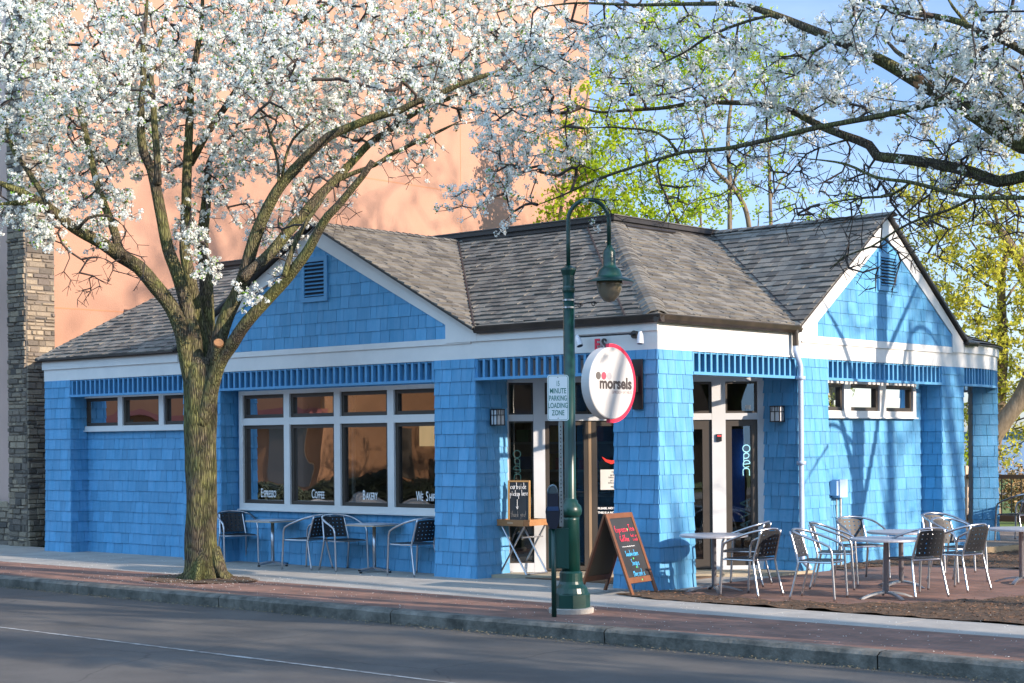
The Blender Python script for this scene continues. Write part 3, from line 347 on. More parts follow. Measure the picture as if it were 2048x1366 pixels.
def brick_mat():
    m = bpy.data.materials.new('brick_paving'); m.use_nodes = True; n = m.node_tree; L = n.links.new; p = n.nodes['Principled BSDF']
    tc = n.nodes.new('ShaderNodeTexCoord'); br = n.nodes.new('ShaderNodeTexBrick'); br.inputs['Scale'].default_value = 1
    br.inputs['Brick Width'].default_value = .2; br.inputs['Row Height'].default_value = .1; br.inputs['Mortar Size'].default_value = .006
    br.inputs['Color1'].default_value = (.26,.13,.09,1); br.inputs['Color2'].default_value = (.19,.10,.07,1); br.inputs['Mortar'].default_value = (.12,.10,.085,1)
    L(tc.outputs['Object'], br.inputs[0])
    nz = n.nodes.new('ShaderNodeTexNoise'); nz.inputs['Scale'].default_value = 2; nz.inputs['Detail'].default_value = 6; L(tc.outputs['Object'], nz.inputs[0])
    mx = n.nodes.new('ShaderNodeMixRGB'); mx.blend_type = 'OVERLAY'; mx.inputs[0].default_value = .7; L(br.outputs[0], mx.inputs[1]); L(nz.outputs[0], mx.inputs[2]); L(mx.outputs[0], p.inputs[0])
    p.inputs['Roughness'].default_value = .85; b = n.nodes.new('ShaderNodeBump'); b.inputs['Strength'].default_value = .5; b.inputs['Distance'].default_value = .01
    L(br.outputs['Fac'], b.inputs['Height']); b.invert = True; L(b.outputs[0], p.inputs['Normal']); return m
BRICK = brick_mat()
# lawn sloping to the lake, one sheet to the horizon
b = MB(); g = [(-14,-.03),(16,-.03),(30,-.1),(60,-.5),(110,-1.2),(200,-3),(3000,-12)]
xs = [-3000,-60,60,3000]
V = [(x,y,z) for y,z in [(-60,-.16),(-14,-.16)]+g[1:] for x in xs]
rows = len(V)//4
b.add(V, [(r*4+c, r*4+c+1, (r+1)*4+c+1, (r+1)*4+c) for r in range(rows-1) for c in range(3)])
b.v = [(x, y, z-.14 if y < 20 else z) for x,y,z in b.v]
struct('ground', b, GRASS)
sheet('lake', [(-3000,100),(3000,70),(3000,4000),(-3000,4000)], -.95, WATER)
b = MB(); b.box(-60,60,14,30,-.16,-.02); struct('lawn', b, GRASS)
sheet('park_path', [(-60,36.5),(40,36.5),(40,39),(-60,39)], -.1, CONC)
# street
sheet('street', [(-90,-15.0),(90,-15.0),(90,-3.62),(-90,-3.62)], -.15, ASPH, th=.1)
b = MB(); xx = -90
while xx < 90:                                      # worn white lane line, broken up by wear
    l = rng.uniform(.5, 1.6); w = rng.uniform(.02,.034); b.add([(xx,-6.5-w,-.146),(xx+l,-6.5-w,-.146),(xx+l,-6.5+w,-.146),(xx,-6.5+w,-.146)], [(0,1,2,3)]); xx += l+rng.uniform(0,.03)
struct('road_line', b, mat('worn_white_paint', (.42,.42,.40), .8, col2=(.18,.175,.165), vscale=7, thresh=(.4,.6)))
b = MB()
x = -40
while x < 30:                                       # kerb stones with joints and chipped edge
    l = 3.0; n = 24
    prof = [(-3.62,-.2),(-3.63,-.03),(-3.60,-.004),(-3.585,.003),(-3.44,.004),(-3.44,-.2)]
    V = []
    for i in range(n+1):
        X = x+.006+(l-.012)*i/n
        for j,(y,z) in enumerate(prof):
            q = noise.noise(Vector((X*4, y*9, z*9)))*.018+noise.noise(Vector((X*13, y*9, z*19)))*.010 if 0 < j < 4 else 0
            V.append((X, y+q, z-abs(q)*.6))
    k = len(prof)
    b.add(V, [(i*k+j, i*k+j+1, (i+1)*k+j+1, (i+1)*k+j) for i in range(n) for j in range(k-1)])
    x += l
struct('kerb', b, CURB)
sheet('brick_verge', [(-40,-3.44),(30,-3.44),(30,-1.95),(-40,-1.95)], .002, BRICK, th=.1)
b = MB(); x = -40
while x < 30:                                       # sidewalk slabs
    b.box(x+.004, x+1.516, -1.95, -.72 if x < -.3 else -.96, -.1, .004)
    if x < -.3: b.box(x+.004, x+1.516, -.712, .5 if x < -4.6 else 2.6, -.1, .004)
    x += 1.52
struct('sidewalk', b, CONC)
b = MB(); b.prism([(-3.4,.45,.0),(-.25,3.6,.0),(.12,3.42,0),(.02,2.75,0),(-2.2,.55,0),(-3.0,.25,0)], (0,0,.045)); struct('entrance_step', b, mat('step_concrete', (.42,.36,.25), .85, col2=(.3,.26,.2), vscale=4, bump=.3, bscale=50))
sheet('soil_base', [(-.1,-.965),(9,-.965),(9,13),(.0,13),(-.4,7.4),(-.4,3.9),(.1,3.6),(.06,.3)], -.004, mat('soil', (.07,.045,.03), .95))
sheet('brick_patio', [(.35,-.30),(1.5,-.36),(2.3,-.34),(2.9,-.1),(3.4,.5),(3.75,1.4),(4.0,3.0),(4.1,6.2),(.1,6.2),(.06,3.3),(.02,.9)], .008, BRICK, th=.1)
# far side of the street
sheet('far_sidewalk', [(-90,-19),(90,-19),(90,-15),(-90,-15)], 0, CONC, th=.2)
# mulch beds: lumpy surface
def bed(name, poly, z, amp=.025, res=.09, m=MULCH):
    xs = [p[0] for p in poly]; ys = [p[1] for p in poly]; b = MB()
    x0, x1, y0, y1 = min(xs), max(xs), min(ys), max(ys); nx = max(2, int((x1-x0)/res)); ny = max(2, int((y1-y0)/res))
    def inside(x, y):
        c = False
        for i in range(len(poly)):
            (ax,ay),(bx,by) = poly[i], poly[(i+1)%len(poly)]
            if (ay > y) != (by > y) and x < (bx-ax)*(y-ay)/(by-ay)+ax: c = not c
        return c
    idx = {}
    for j in range(ny+1):
        for i in range(nx+1):
            x = x0+(x1-x0)*i/nx; y = y0+(y1-y0)*j/ny
            idx[i,j] = len(b.v); q = noise.noise(Vector((x*3,y*3,1)))+noise.noise(Vector((x*11,y*11,4)))*.6
            b.v.append((x+noise.noise(Vector((x*5,y*5,9)))*res, y+noise.noise(Vector((x*5,y*5,19)))*res, z+amp*q))
    for j in range(ny):
        for i in range(nx):
            if inside(x0+(x1-x0)*(i+.5)/nx, y0+(y1-y0)*(j+.5)/ny): b.f.append((idx[i,j],idx[i+1,j],idx[i+1,j+1],idx[i,j+1]))
    o = struct(name, b, m, smooth=True)
    return inside, (x0,x1,y0,y1)
beds = [bed('mulch_bed', [(-.1,-.70),(.4,-.93),(9,-.94),(9,7),(4.1,7),(4.0,3.0),(3.7,1.3),(3.35,.55),(2.8,-.06),(2.3,-.26),(1.5,-.28),(.6,-.2),(.3,.05),(.12,.02),(-.05,-.25),(-.05,-.5)], .018),
        bed('mulch_ground', [(.06,4.0),(.5,5.6),(4.1,5.6),(4.3,6.9),(9,9),(.25,13),(.02,8.1),(-.1,7.3),(-.4,7.2),(-.4,4.0)], .016),
        bed('tree_pit', [(-6.1+.95*math.cos(t)*(1+.1*math.sin(3*t)), -2.3+.62*math.sin(t)) for t in [i*.35 for i in range(18)]], .012, amp=.015, res=.06)]
def bits(name, label, cat, n, zs, size, m, regions):
    V = []; F = []
    for i in range(n):
        ins, (x0,x1,y0,y1) = regions[i % len(regions)]
        for _ in range(20):
            x = rng.uniform(x0,x1); y = rng.uniform(y0,y1)
            if ins(x,y): break
        else: continue
        s = rng.uniform(.4,1)*size; a = rng.uniform(0,6.28); t = rng.uniform(-.6,.6); z = zs+rng.uniform(0,.025)
        c, d = math.cos(a)*s, math.sin(a)*s; k = .35
        o = len(V); V += [(x-c, y-d, z-t*s*.5),(x+d*k, y-c*k, z),(x+c, y+d, z+t*s*.5),(x-d*k, y+c*k, z+.004)]; F.append((o,o+1,o+2,o+3))
    me = bpy.data.meshes.new(name); me.from_pydata(V, [], F); me.materials.append(m)
    o = bpy.data.objects.new(name, me); C.objects.link(o); o['kind'] = 'stuff'; tag(o, label, cat); return o
bits('wood_chips', 'loose brown wood chips scattered over the mulch beds', 'wood chips', 16000, .02, .03, mat('chip', (.20,.10,.05), .9, island=.6), beds[:2])
rect = lambda x0,x1,y0,y1: ((lambda x,y: True), (x0,x1,y0,y1))
bits('fallen_petals', 'small white petals fallen along the kerb and sidewalk', 'petals', 1500, .006, .012, PETAL, [rect(-12,9,-3.6,-1.5), rect(-12,8,-3.4,-.3), rect(-7.5,-4.5,-3.3,-1.5), rect(-12,8,-3.6,-.3), beds[0]])
bits('gutter_debris', 'brown leaf bits lying in the gutter below the kerb', 'leaf litter', 2600, -.148, .016, mat('litter', (.24,.19,.11), .9, island=.5), [rect(-14,9,-3.86,-3.63), rect(-14,9,-3.72,-3.63)])
# stones round the tree base, sidewalk crack lines left to the slabs

# ================================================================== CAFE
BL = (0,0,0)
cafe = thing('cafe_building', 'low blue shingled corner cafe with white trim, two gables and grey shingle roofs', 'building', (0,0,0))
H = 2.97
X_, Y_, Z_ = Vector((1,0,0)), Vector((0,1,0)), Vector((0,0,1))
fl = lambda z: .014*max(0, (1.5-z)/1.5)**1.6
# pillars (x0,x1,y0,y1) with faces seen
def pillar(x0, x1, y0, y1, ztop=H, z0=0):
    b = MB(); b.box(x0+.03, x1-.03, y0+.03, y1-.03, z0-.02, ztop)
    o = b.build('pillar', BLUE_BACK, cafe)
    c = MB()
    def face(O, u, n, w, s0=1, s1=1):
        # each course widened with the flare so the corners stay closed
        k = 0
        while k*.178 < ztop-z0:
            a = k*.178; e = fl(a+z0)+.004; v1 = min(a+.178, ztop-z0)
            shingles(c, O, u, Z_, n, [(-e*s0, a+1e-4), (w+e*s1, a+1e-4), (w+e*s1, v1+.0), (-e*s0, v1+.0)], flare=lambda v: fl(v+z0), v0=0, wmin=.12, wmax=.24, jitter=.0)
            k += 1
    face((x0,y0,z0), X_, -Y_, x1-x0)
    face((x1,y0,z0), Y_, X_, y1-y0)
    face((x1,y1,z0), -X_, Y_, x1-x0)
    face((x0,y1,z0), -Y_, -X_, y1-y0)
    c.build('shingle_siding', BLUE, o)
    return o
pillar(-13.3,-12.54,0,.40); pillar(-9.38,-8.46,0,.40); pillar(-3.8,-3.05,0,.63)
pillar(-.68,0,0,.72); pillar(-.60,0,3.22,4.0); pillar(-.40,0,7.42,8.15);

def turned_pillar(c, w, d, ang, z0, ztop):
    u = Vector((math.cos(ang), math.sin(ang), 0)); n = Vector((u.y,-u.x,0)); c = Vector(c); b = MB(); b.obox(c+Z_*((z0+ztop)/2), u, n, Z_, w/2-.03, d/2-.03, (ztop-z0)/2); o = b.build('pillar', BLUE_BACK, cafe); s = MB()
    for uu, nn, ww, dd in ((u,n,w,d),(-n,u,d,w),(-u,-n,w,d),(n,-u,d,w)):
        O = c-uu*ww/2+nn*dd/2+Z_*z0; k = 0
        while k*.178 < ztop-z0:
            e = fl(k*.178)+.004; shingles(s, O, uu, Z_, nn, [(-e,k*.178+1e-4),(ww+e,k*.178+1e-4),(ww+e,min(k*.178+.178,ztop-z0)),(-e,min(k*.178+.178,ztop-z0))], flare=fl, wmin=.12, wmax=.24, jitter=0); k += 1
    s.build('shingle_siding', BLUE, o)
turned_pillar((-.62,10.14,0), .40, .40, R(36), .11, H)
def wall(origin, u, n, w, z1, openings, z0=0, flare=fl, thick=.12):
    """shingled wall with rectangular openings [(u0,u1,z0,z1)]"""
    O = Vector(origin); u = Vector(u); n = Vector(n)
    cuts = sorted({0, w} | {q for o in openings for q in o[:2]})
    b = MB(); c = MB()
    rects = []
    for a0, a1 in zip(cuts[:-1], cuts[1:]):
        ops = sorted([(o[2],o[3]) for o in openings if o[0] <= a0+1e-6 and o[1] >= a1-1e-6])
        z = z0
        for p, q in ops:
            if p > z: rects.append((a0,a1,z,p))
            z = q
        if z < z1: rects.append((a0,a1,z,z1))
    rects2 = []
    for r in rects:                                   # merge neighbours with equal height range
        if rects2 and abs(rects2[-1][1]-r[0]) < 1e-6 and rects2[-1][2:] == r[2:]: rects2[-1] = (rects2[-1][0], r[1], r[2], r[3])
        else: rects2.append(r)
    for a0,a1,p,q in rects2:
        P = [O+u*a0, O+u*a1, O+u*a1-n*thick, O+u*a0-n*thick]
        b.prism([P_+Z_*p for P_ in P], Z_*(q-p))
        shingles(c, O, u, Z_, n, [(a0,p),(a1,p),(a1,q),(a0,q)], flare=flare)
    o = b.build('wall', BLUE_BACK, cafe); c.build('shingle_siding', BLUE, o); return o
# street front, recessed .35
wall((-13.0,.35,0), X_, -Y_, 9.4, H, [(.36,3.78,2.10,2.71),(4.64,9.16,.83,2.67)])
wall((-.35,4.0,0), Y_, X_, 3.42, H, [(0.0,3.14,2.17,2.72)], flare=lambda z: .0)
wall((-.62,3.22,0), X_, -Y_, .05, H, [])
# south-facing blue return beside the door (the lantern hangs on it)
# dark closing walls to the back and between the wings
INT = mat('interior_wall', (.36,.27,.18), .8, col2=(.28,.2,.13), vscale=1.2)
b = MB(); b.box(-13.3,-13.18,.4,8.1,0,H); b.box(-13.3,-.4,8.02,8.15,0,H); b.box(-13.2,-3.5,4.6,4.7,0,H); b.build('back_wall', INT, cafe)
b = MB(); b.box(-13.2,-.6,.42,8.0,-.02,.02); b.build('interior_floor', mat('wood_floor', (.10,.06,.035), .5), cafe)
b = MB(); b.prism([(-13.2,.47,H-.04),(-3.4,.47,H-.04),(-.5,3.4,H-.04),(-.5,8.0,H-.04),(-13.2,8,H-.04)], (0,0,.03)); b.build('ceiling', mat('interior_ceiling', (.12,.12,.11), .9), cafe)
b = MB(); b.prism([(-13.3,.06,H+.01),(-.06,.06,H+.01),(-.06,8.5,H+.01)]+[(-4+3.93*math.cos(i*math.pi/28), 8.5+3.93*math.sin(i*math.pi/28), H+.01) for i in range(1,15)]+[(-6,12.4,H+.01),(-13.3,8,H+.01)], (0,0,.03)); b.build('soffit', mat('soffit_blue', (.16,.33,.6), .7), cafe)

# ---- fascia boards
b = MB()
b.box(-13.33,.0,-.005,.05,H,3.30); b.box(-13.35,-9.5,-.035,-.0055,3.17,3.32); b.box(-3.0,.02,-.035,-.0055,3.2,3.32)
b.box(-.05,.006,.0,8.5,H,3.32); b.box(.0065,.035,3.2,3.24,H,3.3)
b.box(-13.33,-13.27,-.004,8.1,H,3.30)
arc = [(-4+4*math.cos(t), 8.5+4*math.sin(t)) for t in [i*math.pi/2/28 for i in range(29)]]
for i in range(28):
    (ax,ay),(bx,by) = arc[i], arc[i+1]
    nx, ny = (ax+4)/4, (ay-8.5)/4; mx, my = (bx+4)/4, (by-8.5)/4
    for z0,z1,p in ((H,3.2,0),(3.2,3.34,.03)):
        b.prism([(ax+nx*p,ay+ny*p,z0),(bx+mx*p,by+my*p,z0),(bx-.05*mx,by-.05*my,z0),(ax-.05*nx,ay-.05*ny,z0)], (0,0,z1-z0))
b.box(.0065,.034,8.15,8.5,3.2,3.34)
b.build('fascia', WHITE, cafe)
# ---- slatted friezes between the pillars
def frieze(P0, P1, n, pitch=.134):
    P0 = Vector(P0); P1 = Vector(P1); u = (P1-P0).normalized(); L = (P1-P0).length; n = Vector(n); b = MB()
    k = int(L/pitch); off = (L-k*pitch)/2
    for i in range(k+1):
        q = P0+u*(off+i*pitch); b.obox(q-n*.04+Z_*(2.84), u, n, Z_, .02, .03, .128)
    b.obox((P0+P1)/2-n*.035+Z_*2.695, u, n, Z_, L/2-.002, .05, .019); b.obox((P0+P1)/2-n*.05+Z_*2.957, u, n, Z_, L/2-.002, .03, .011)
    return b.build('frieze', BLUE_TRIM, cafe)
frieze((-12.54,0,0),(-9.38,0,0),-Y_); frieze((-8.46,0,0),(-3.8,0,0),-Y_); frieze((-3.05,0,0),(-.74,0,0),-Y_)
frieze((0,.74,0),(0,3.2,0),X_); frieze((0,4.0,0),(0,7.42,0),X_)
b = MB()
for t in np.arange(.02, 1.5, .0335):
    x, y = -4+3.97*math.cos(t), 8.5+3.97*math.sin(t); b.obox((x,y,2.84), (-math.sin(t),math.cos(t),0), (math.cos(t),math.sin(t),0), Z_, .015, .03, .128)
for i in range(4): b.obox((-.035,8.2+i*.1,2.84), Y_, X_, Z_, .015,.03,.128)
for i in range(28):
    t0, t1 = i*math.pi/56, (i+1)*math.pi/56
    b.prism([(-4+r*math.cos(t), 8.5+r*math.sin(t), 2.676) for r,t in ((4.0,t0),(4.0,t1),(3.9,t1),(3.9,t0))], (0,0,.038))
b.box(-.1,0,8.15,8.5,2.676,2.714); b.build('frieze', BLUE_TRIM, cafe)
# ---- gables
def gable(axis, c, zr, half, base_lo, base_hi, tri, vent, sgn):
    """axis 'y': face in plane y=0 running along x; axis 'x': face in plane x=0 along y. tri = (left,right,z0,zend_l,zend_r,apex)"""
    if axis == 'y': P = lambda u, z, d=0: (u, -d, z); U, N = X_, -Y_
    else: P = lambda u, z, d=0: (d, u, z); U, N = Y_, X_
    sl = (zr-3.36)/half
    b = MB()
    b.prism([P(c-half,3.25,-.02), P(c+half,3.25,-.02), P(c+half,3.36,-.02), P(c,zr,-.02), P(c-half,3.36,-.02)], Vector(N)*.022)
    # band under the triangle and rake boards standing proud
    d = .035
    b.prism([P(c-half+.12,3.18,.004), P(c+half-.12,3.18,.004), P(c+half-.12,tri[2],.004), P(c-half+.12,tri[2],.004)], Vector(N)*.022)
    for s in (-1,1):
        e = c+s*half; w = .23*math.sqrt(1+sl*sl)
        b.prism([P(e,3.34,.004), P(e,3.36+.0,.004), P(c,zr,.004), P(c,zr-w,.004), P(tri[0] if s<0 else tri[1], tri[3],.004), P(tri[0] if s<0 else tri[1], 3.2,.004), P(e,3.2,.004)], Vector(N)*d)
    g = b.build('gable', WHITE, cafe)
    s = MB(); w = .23*math.sqrt(1+sl*sl)
    poly = [(tri[0],tri[2]),(tri[1],tri[2]),(tri[1],tri[3]),(c,zr-w),(tri[0],tri[3])]
    s.add([P(u,z,.006) for u,z in poly], [tuple(range(5))])
    g2 = s.build('gable_backing', BLUE_BACK, g)
    s = MB(); shingles(s, P(0,0,.007), U, Z_, N, poly, v0=tri[2]-.178*20, th=(.018,.008), wmax=.3)
    s.build('shingle_siding', BLUE, g)
    y0,y1,z0,z1 = vent; v = MB(); f = MB()
    f.box(*( (y0-.07,y1+.07,-.05,-.0) if axis=='y' else (0,.05,y0-.07,y1+.07) ), z0-.07, z0); f.box(*( (y0-.07,y1+.07,-.05,-.0) if axis=='y' else (0,.05,y0-.07,y1+.07) ), z1, z1+.07)
    for a0,a1 in ((y0-.07,y0),(y1,y1+.07)): f.box(*( (a0,a1,-.05,0) if axis=='y' else (0,.05,a0,a1) ), z0+.0005, z1-.0005)
    k = 9
    for i in range(k):
        z = z0+(z1-z0)*(i+.5)/k; n_ = Vector(N)
        f.obox(Vector(P((y0+y1)/2, z, .036)), U, (Vector(N)*.8-Z_*.6), (Vector(N)*.6+Z_*.8), (y1-y0)/2-.002, .026, .004)
    vo = f.build('gable_vent', BLUE_TRIM, g)
    v.add([P(y0,z0,.028),P(y1,z0,.028),P(y1,z1,.028),P(y0,z1,.028)], [(0,1,2,3)]); v.build('vent_backing', mat('vent_dark', (.02,.03,.05), .9), g)
gable('y', -6.21, 5.03, 3.22, 0,0, (-8.86,-3.56,3.26,3.45), (-6.43,-6.0,4.0,4.52), 1)
gable('x', 5.65, 5.12, 2.47, 0,0, (3.68,7.74,3.28,3.47), (5.46,5.92,4.1,4.52), 1)

# ---- roofs
def roof(name, P0, u, v, conv, course=.145, under=.05):
    P0 = Vector(P0); u = Vector(u).normalized(); v = Vector(v).normalized(); n = u.cross(v).normalized()
    if n.z < 0: n = -n
    b = MB(); under = .028 if name == 'gable_roof' else under
    b.prism([P0+u*p[0]+v*p[1]-n*under for p in conv], n*(under-.002)); o = b.build(name, DARKROOF, cafe)
    s = MB(); shingles(s, P0, u, v, n, conv, course=course, wmin=.09, wmax=.22, th=(.020,.004), gap=.0, jitter=.005, tvar=.010)
    s.build('roof_shingles', ROOF, o); return o
SL = .55; L_ = math.hypot(3.22, 3.22*SL)
q0 = .15*math.hypot(1,SL)
roof('roof', (-13.4,-.12,3.35), X_, (0,1,SL), [(.04,q0),(13.37,q0),(10.3,L_),(.85,L_)])
roof('eave', (-13.4,-.12,3.35), X_, (0,1,SL), [(0,0),(3.96,0),(3.96,q0),(.04,q0)])
roof('eave', (-13.4,-.12,3.35), X_, (0,1,SL), [(10.42,0),(13.52,0),(13.37,q0),(10.42,q0)])
roof('roof', (.12,-.12,3.35), Y_, (-1,0,SL), [(.15,q0),(8.62,q0),(8.62,L_),(3.22,L_)])
roof('eave', (.12,-.12,3.35), Y_, (-1,0,SL), [(0,0),(3.29,0),(3.29,q0),(.15,q0)])
roof('eave', (.12,-.12,3.35), Y_, (-1,0,SL), [(8.26,0),(8.62,0),(8.62,q0),(8.26,q0)])
roof('roof', (-13.4,-.12,3.35), Y_, (.85/3.22,0,SL), [(0,0),(8.3,0),(8.3,1.95),(3.22,1.95)])
rl = 3.33; gs = (5.08-3.36)/3.26; gl = math.hypot(3.26, 5.08-3.36)
roof('gable_roof', (-9.47,-.16,3.37), Y_, (1,0,gs), [(0,0),(3.25,0),(3.25,gl),(0,gl)])
roof('gable_roof', (-2.95,-.16,3.37), Y_, (-1,0,gs), [(0,0),(3.25,0),(3.25,gl),(0,gl)])
gs = (5.17-3.38)/2.52; gl = math.hypot(2.52, 5.17-3.38)
roof('gable_roof', (.10,3.13,3.39), X_, (0,1,gs), [(0,0),(-3.4,0),(-3.4,gl),(0,gl)])
roof('gable_roof', (.10,8.17,3.39), X_, (0,-1,gs), [(0,0),(-3.4,0),(-3.4,gl),(0,gl)])
# ridge and hip caps
def caps(P0, P1, w=.12, step=.14, lift=.025, droop=.45):
    P0 = Vector(P0); P1 = Vector(P1); t = (P1-P0).normalized(); L = (P1-P0).length; side = t.cross(Z_).normalized(); upv = side.cross(t).normalized(); b = MB(); k = int(L/step)
    for i in range(k):
        a = P0+t*(i*step); e = a+t*(step+.03); h = lift+rng.uniform(-.003,.003)
        prof = [(-w,-w*droop),(-w*.5,-w*.13),(0,0),(w*.5,-w*.13),(w,-w*droop)]
        V = [a+side*x+upv*(y+h) for x,y in prof]+[e+side*x+upv*(y+h-.014) for x,y in prof]
        b.add(V+[q-upv*.012 for q in V], [(j,j+1,6+j,5+j) for j in range(4)]+[(10+j,15+j,16+j,11+j) for j in range(4)]+[(j,10+j,11+j,j+1) for j in range(4)])
    return b.build('ridge_cap', ROOF, cafe)
caps((-.02,.02,3.445),(-3.1,3.1,5.125), w=.16, step=.15, lift=.022, droop=.48); caps((-6.21,-.16,5.09),(-6.21,3.1,5.09)); caps((.16,5.65,5.175),(-3.3,5.65,5.175)); caps((-13.4,-.12,3.36),(-12.55,3.1,5.12))
# flat upper roof with a raised dark rim
b = MB(); b.box(-12.62,-3.02,3.02,9.0,5.06,5.12); b.box(-12.66,-2.98,2.98,3.1,5.121,5.19); b.box(-3.1,-2.98,3.1,9.0,5.121,5.19); b.box(-12.66,-12.55,3.1,9,5.121,5.19); b.build('flat_roof', DARKROOF, cafe)
b = MB(); b.box(-12.68,-2.96,2.965,3.11,5.191,5.205); b.box(-3.11,-2.96,3.11,9,5.191,5.205); b.build('roof_coping', mat('coping', (.12,.115,.11), .6), cafe)
b = MB()                                            # long flashings below the rim
b.tube([(-12.4,2.93,5.05),(-9,2.92,5.045),(-6.3,2.93,5.06)], .02, 5); b.tube([(-6.0,2.94,5.06),(-4.6,2.92,5.05),(-3.3,2.92,5.05)], .022, 5); b.tube([(-2.92,3.2,5.04),(-2.9,4.4,5.05)], .022, 5)
b.tube([(-2.97,-.1,3.41),(-6.16,3.0,5.09)], .014, 5); b.tube([(-9.45,-.1,3.41),(-6.26,3.0,5.09)], .014, 5); b.tube([(.1,3.16,3.42),(-3.05,5.6,5.16)], .012, 5); b.tube([(-.42,-.1,3.39),(-3.5,2.98,5.08)], .013, 5)
b.build('flashing', DARKROOF, cafe)
# porch roof: conical skirt following the curved eave
b = MB(); s = MB()
for i in range(28):
    t0, t1 = i*math.pi/56, (i+1)*math.pi/56
    for k in range(9):
        r0, r1 = 4.1-k*.19, 4.1-(k+1)*.19-.03; z0, z1 = 3.36+k*.07, 3.36+(k+1)*.07
        s.add([(-4+r*math.cos(t), 8.5+r*math.sin(t), z+q) for r,z,q in ((r0,z0,.018),(r1,z1,.006)) for t in (t0,t1)], [(0,1,3,2)])
    b.prism([(-4+r*math.cos(t), 8.5+r*math.sin(t), 3.345) for r,t in ((4.1,t0),(4.1,t1),(2.4,t1),(2.4,t0))], (0,0,.013))
b.prism([(.1,8.1,3.345),(.1,8.5,3.345),(-2,8.5,3.345),(-2,8.1,3.345)], (0,0,.013))
po = b.build('porch_roof', DARKROOF, cafe)
for k in range(9): s.add([(.1-k*.19,8.1,3.378+k*.07),(.1-k*.19,8.5,3.378+k*.07),(.1-(k+1)*.19-.03,8.5,3.366+(k+1)*.07),(.1-(k+1)*.19-.03,8.1,3.366+(k+1)*.07)], [(0,1,2,3)])
s.build('roof_shingles', ROOF, po)
# gutters and drip edges
def gutter(pts):
    b = MB(); P = [Vector(p) for p in pts]
    for A, B_ in zip(P[:-1], P[1:]):
        t = (B_-A).normalized(); o = t.cross(Z_).normalized()
        prof = [(0,.0),(.0,-.085),(.05,-.09),(.085,-.055),(.1,.0),(.1,.012),(.09,.012),(.07,-.045)]
        b.add([A+o*x+Z_*z for x,z in prof]+[B_+o*x+Z_*z for x,z in prof], [(i,(i+1)%8,8+(i+1)%8,8+i) for i in range(8)]+[tuple(range(8))[::-1], tuple(range(8,16))])
    return b.build('gutter', GUTTER, cafe)
gutter([(-2.93,-.037,3.385),(.135,-.037,3.385)]); gutter([(.037,-.13,3.384),(.037,3.12,3.384)])
b = MB(); b.box(-13.42,-9.5,-.13,-.04,3.325,3.348); b.build('drip_edge', GUTTER, cafe)
# rain pipe at the right gable
b = MB(); b.tube([(.085,3.03,3.34),(.085,3.03,3.12)], .042, 10); dp = b.build('downspout', GUTTER, cafe)
b = MB(); b.tube([(.085,3.03,3.12),(.085,3.03,3.05),(.08,3.06,3.0),(.075,3.14,2.9),(.075,3.17,2.84),(.075,3.17,.28),(.08,3.17,.2),(.12,3.24,.12),(.14,3.27,.08)], .036, 10)
for z in (2.66,1.5,.5): b.box(.03,.125,3.125,3.215,z,z+.05)
b.build('downspout_pipe', mat('pipe_paint', (.40,.50,.68), .4), cafe, smooth=True)

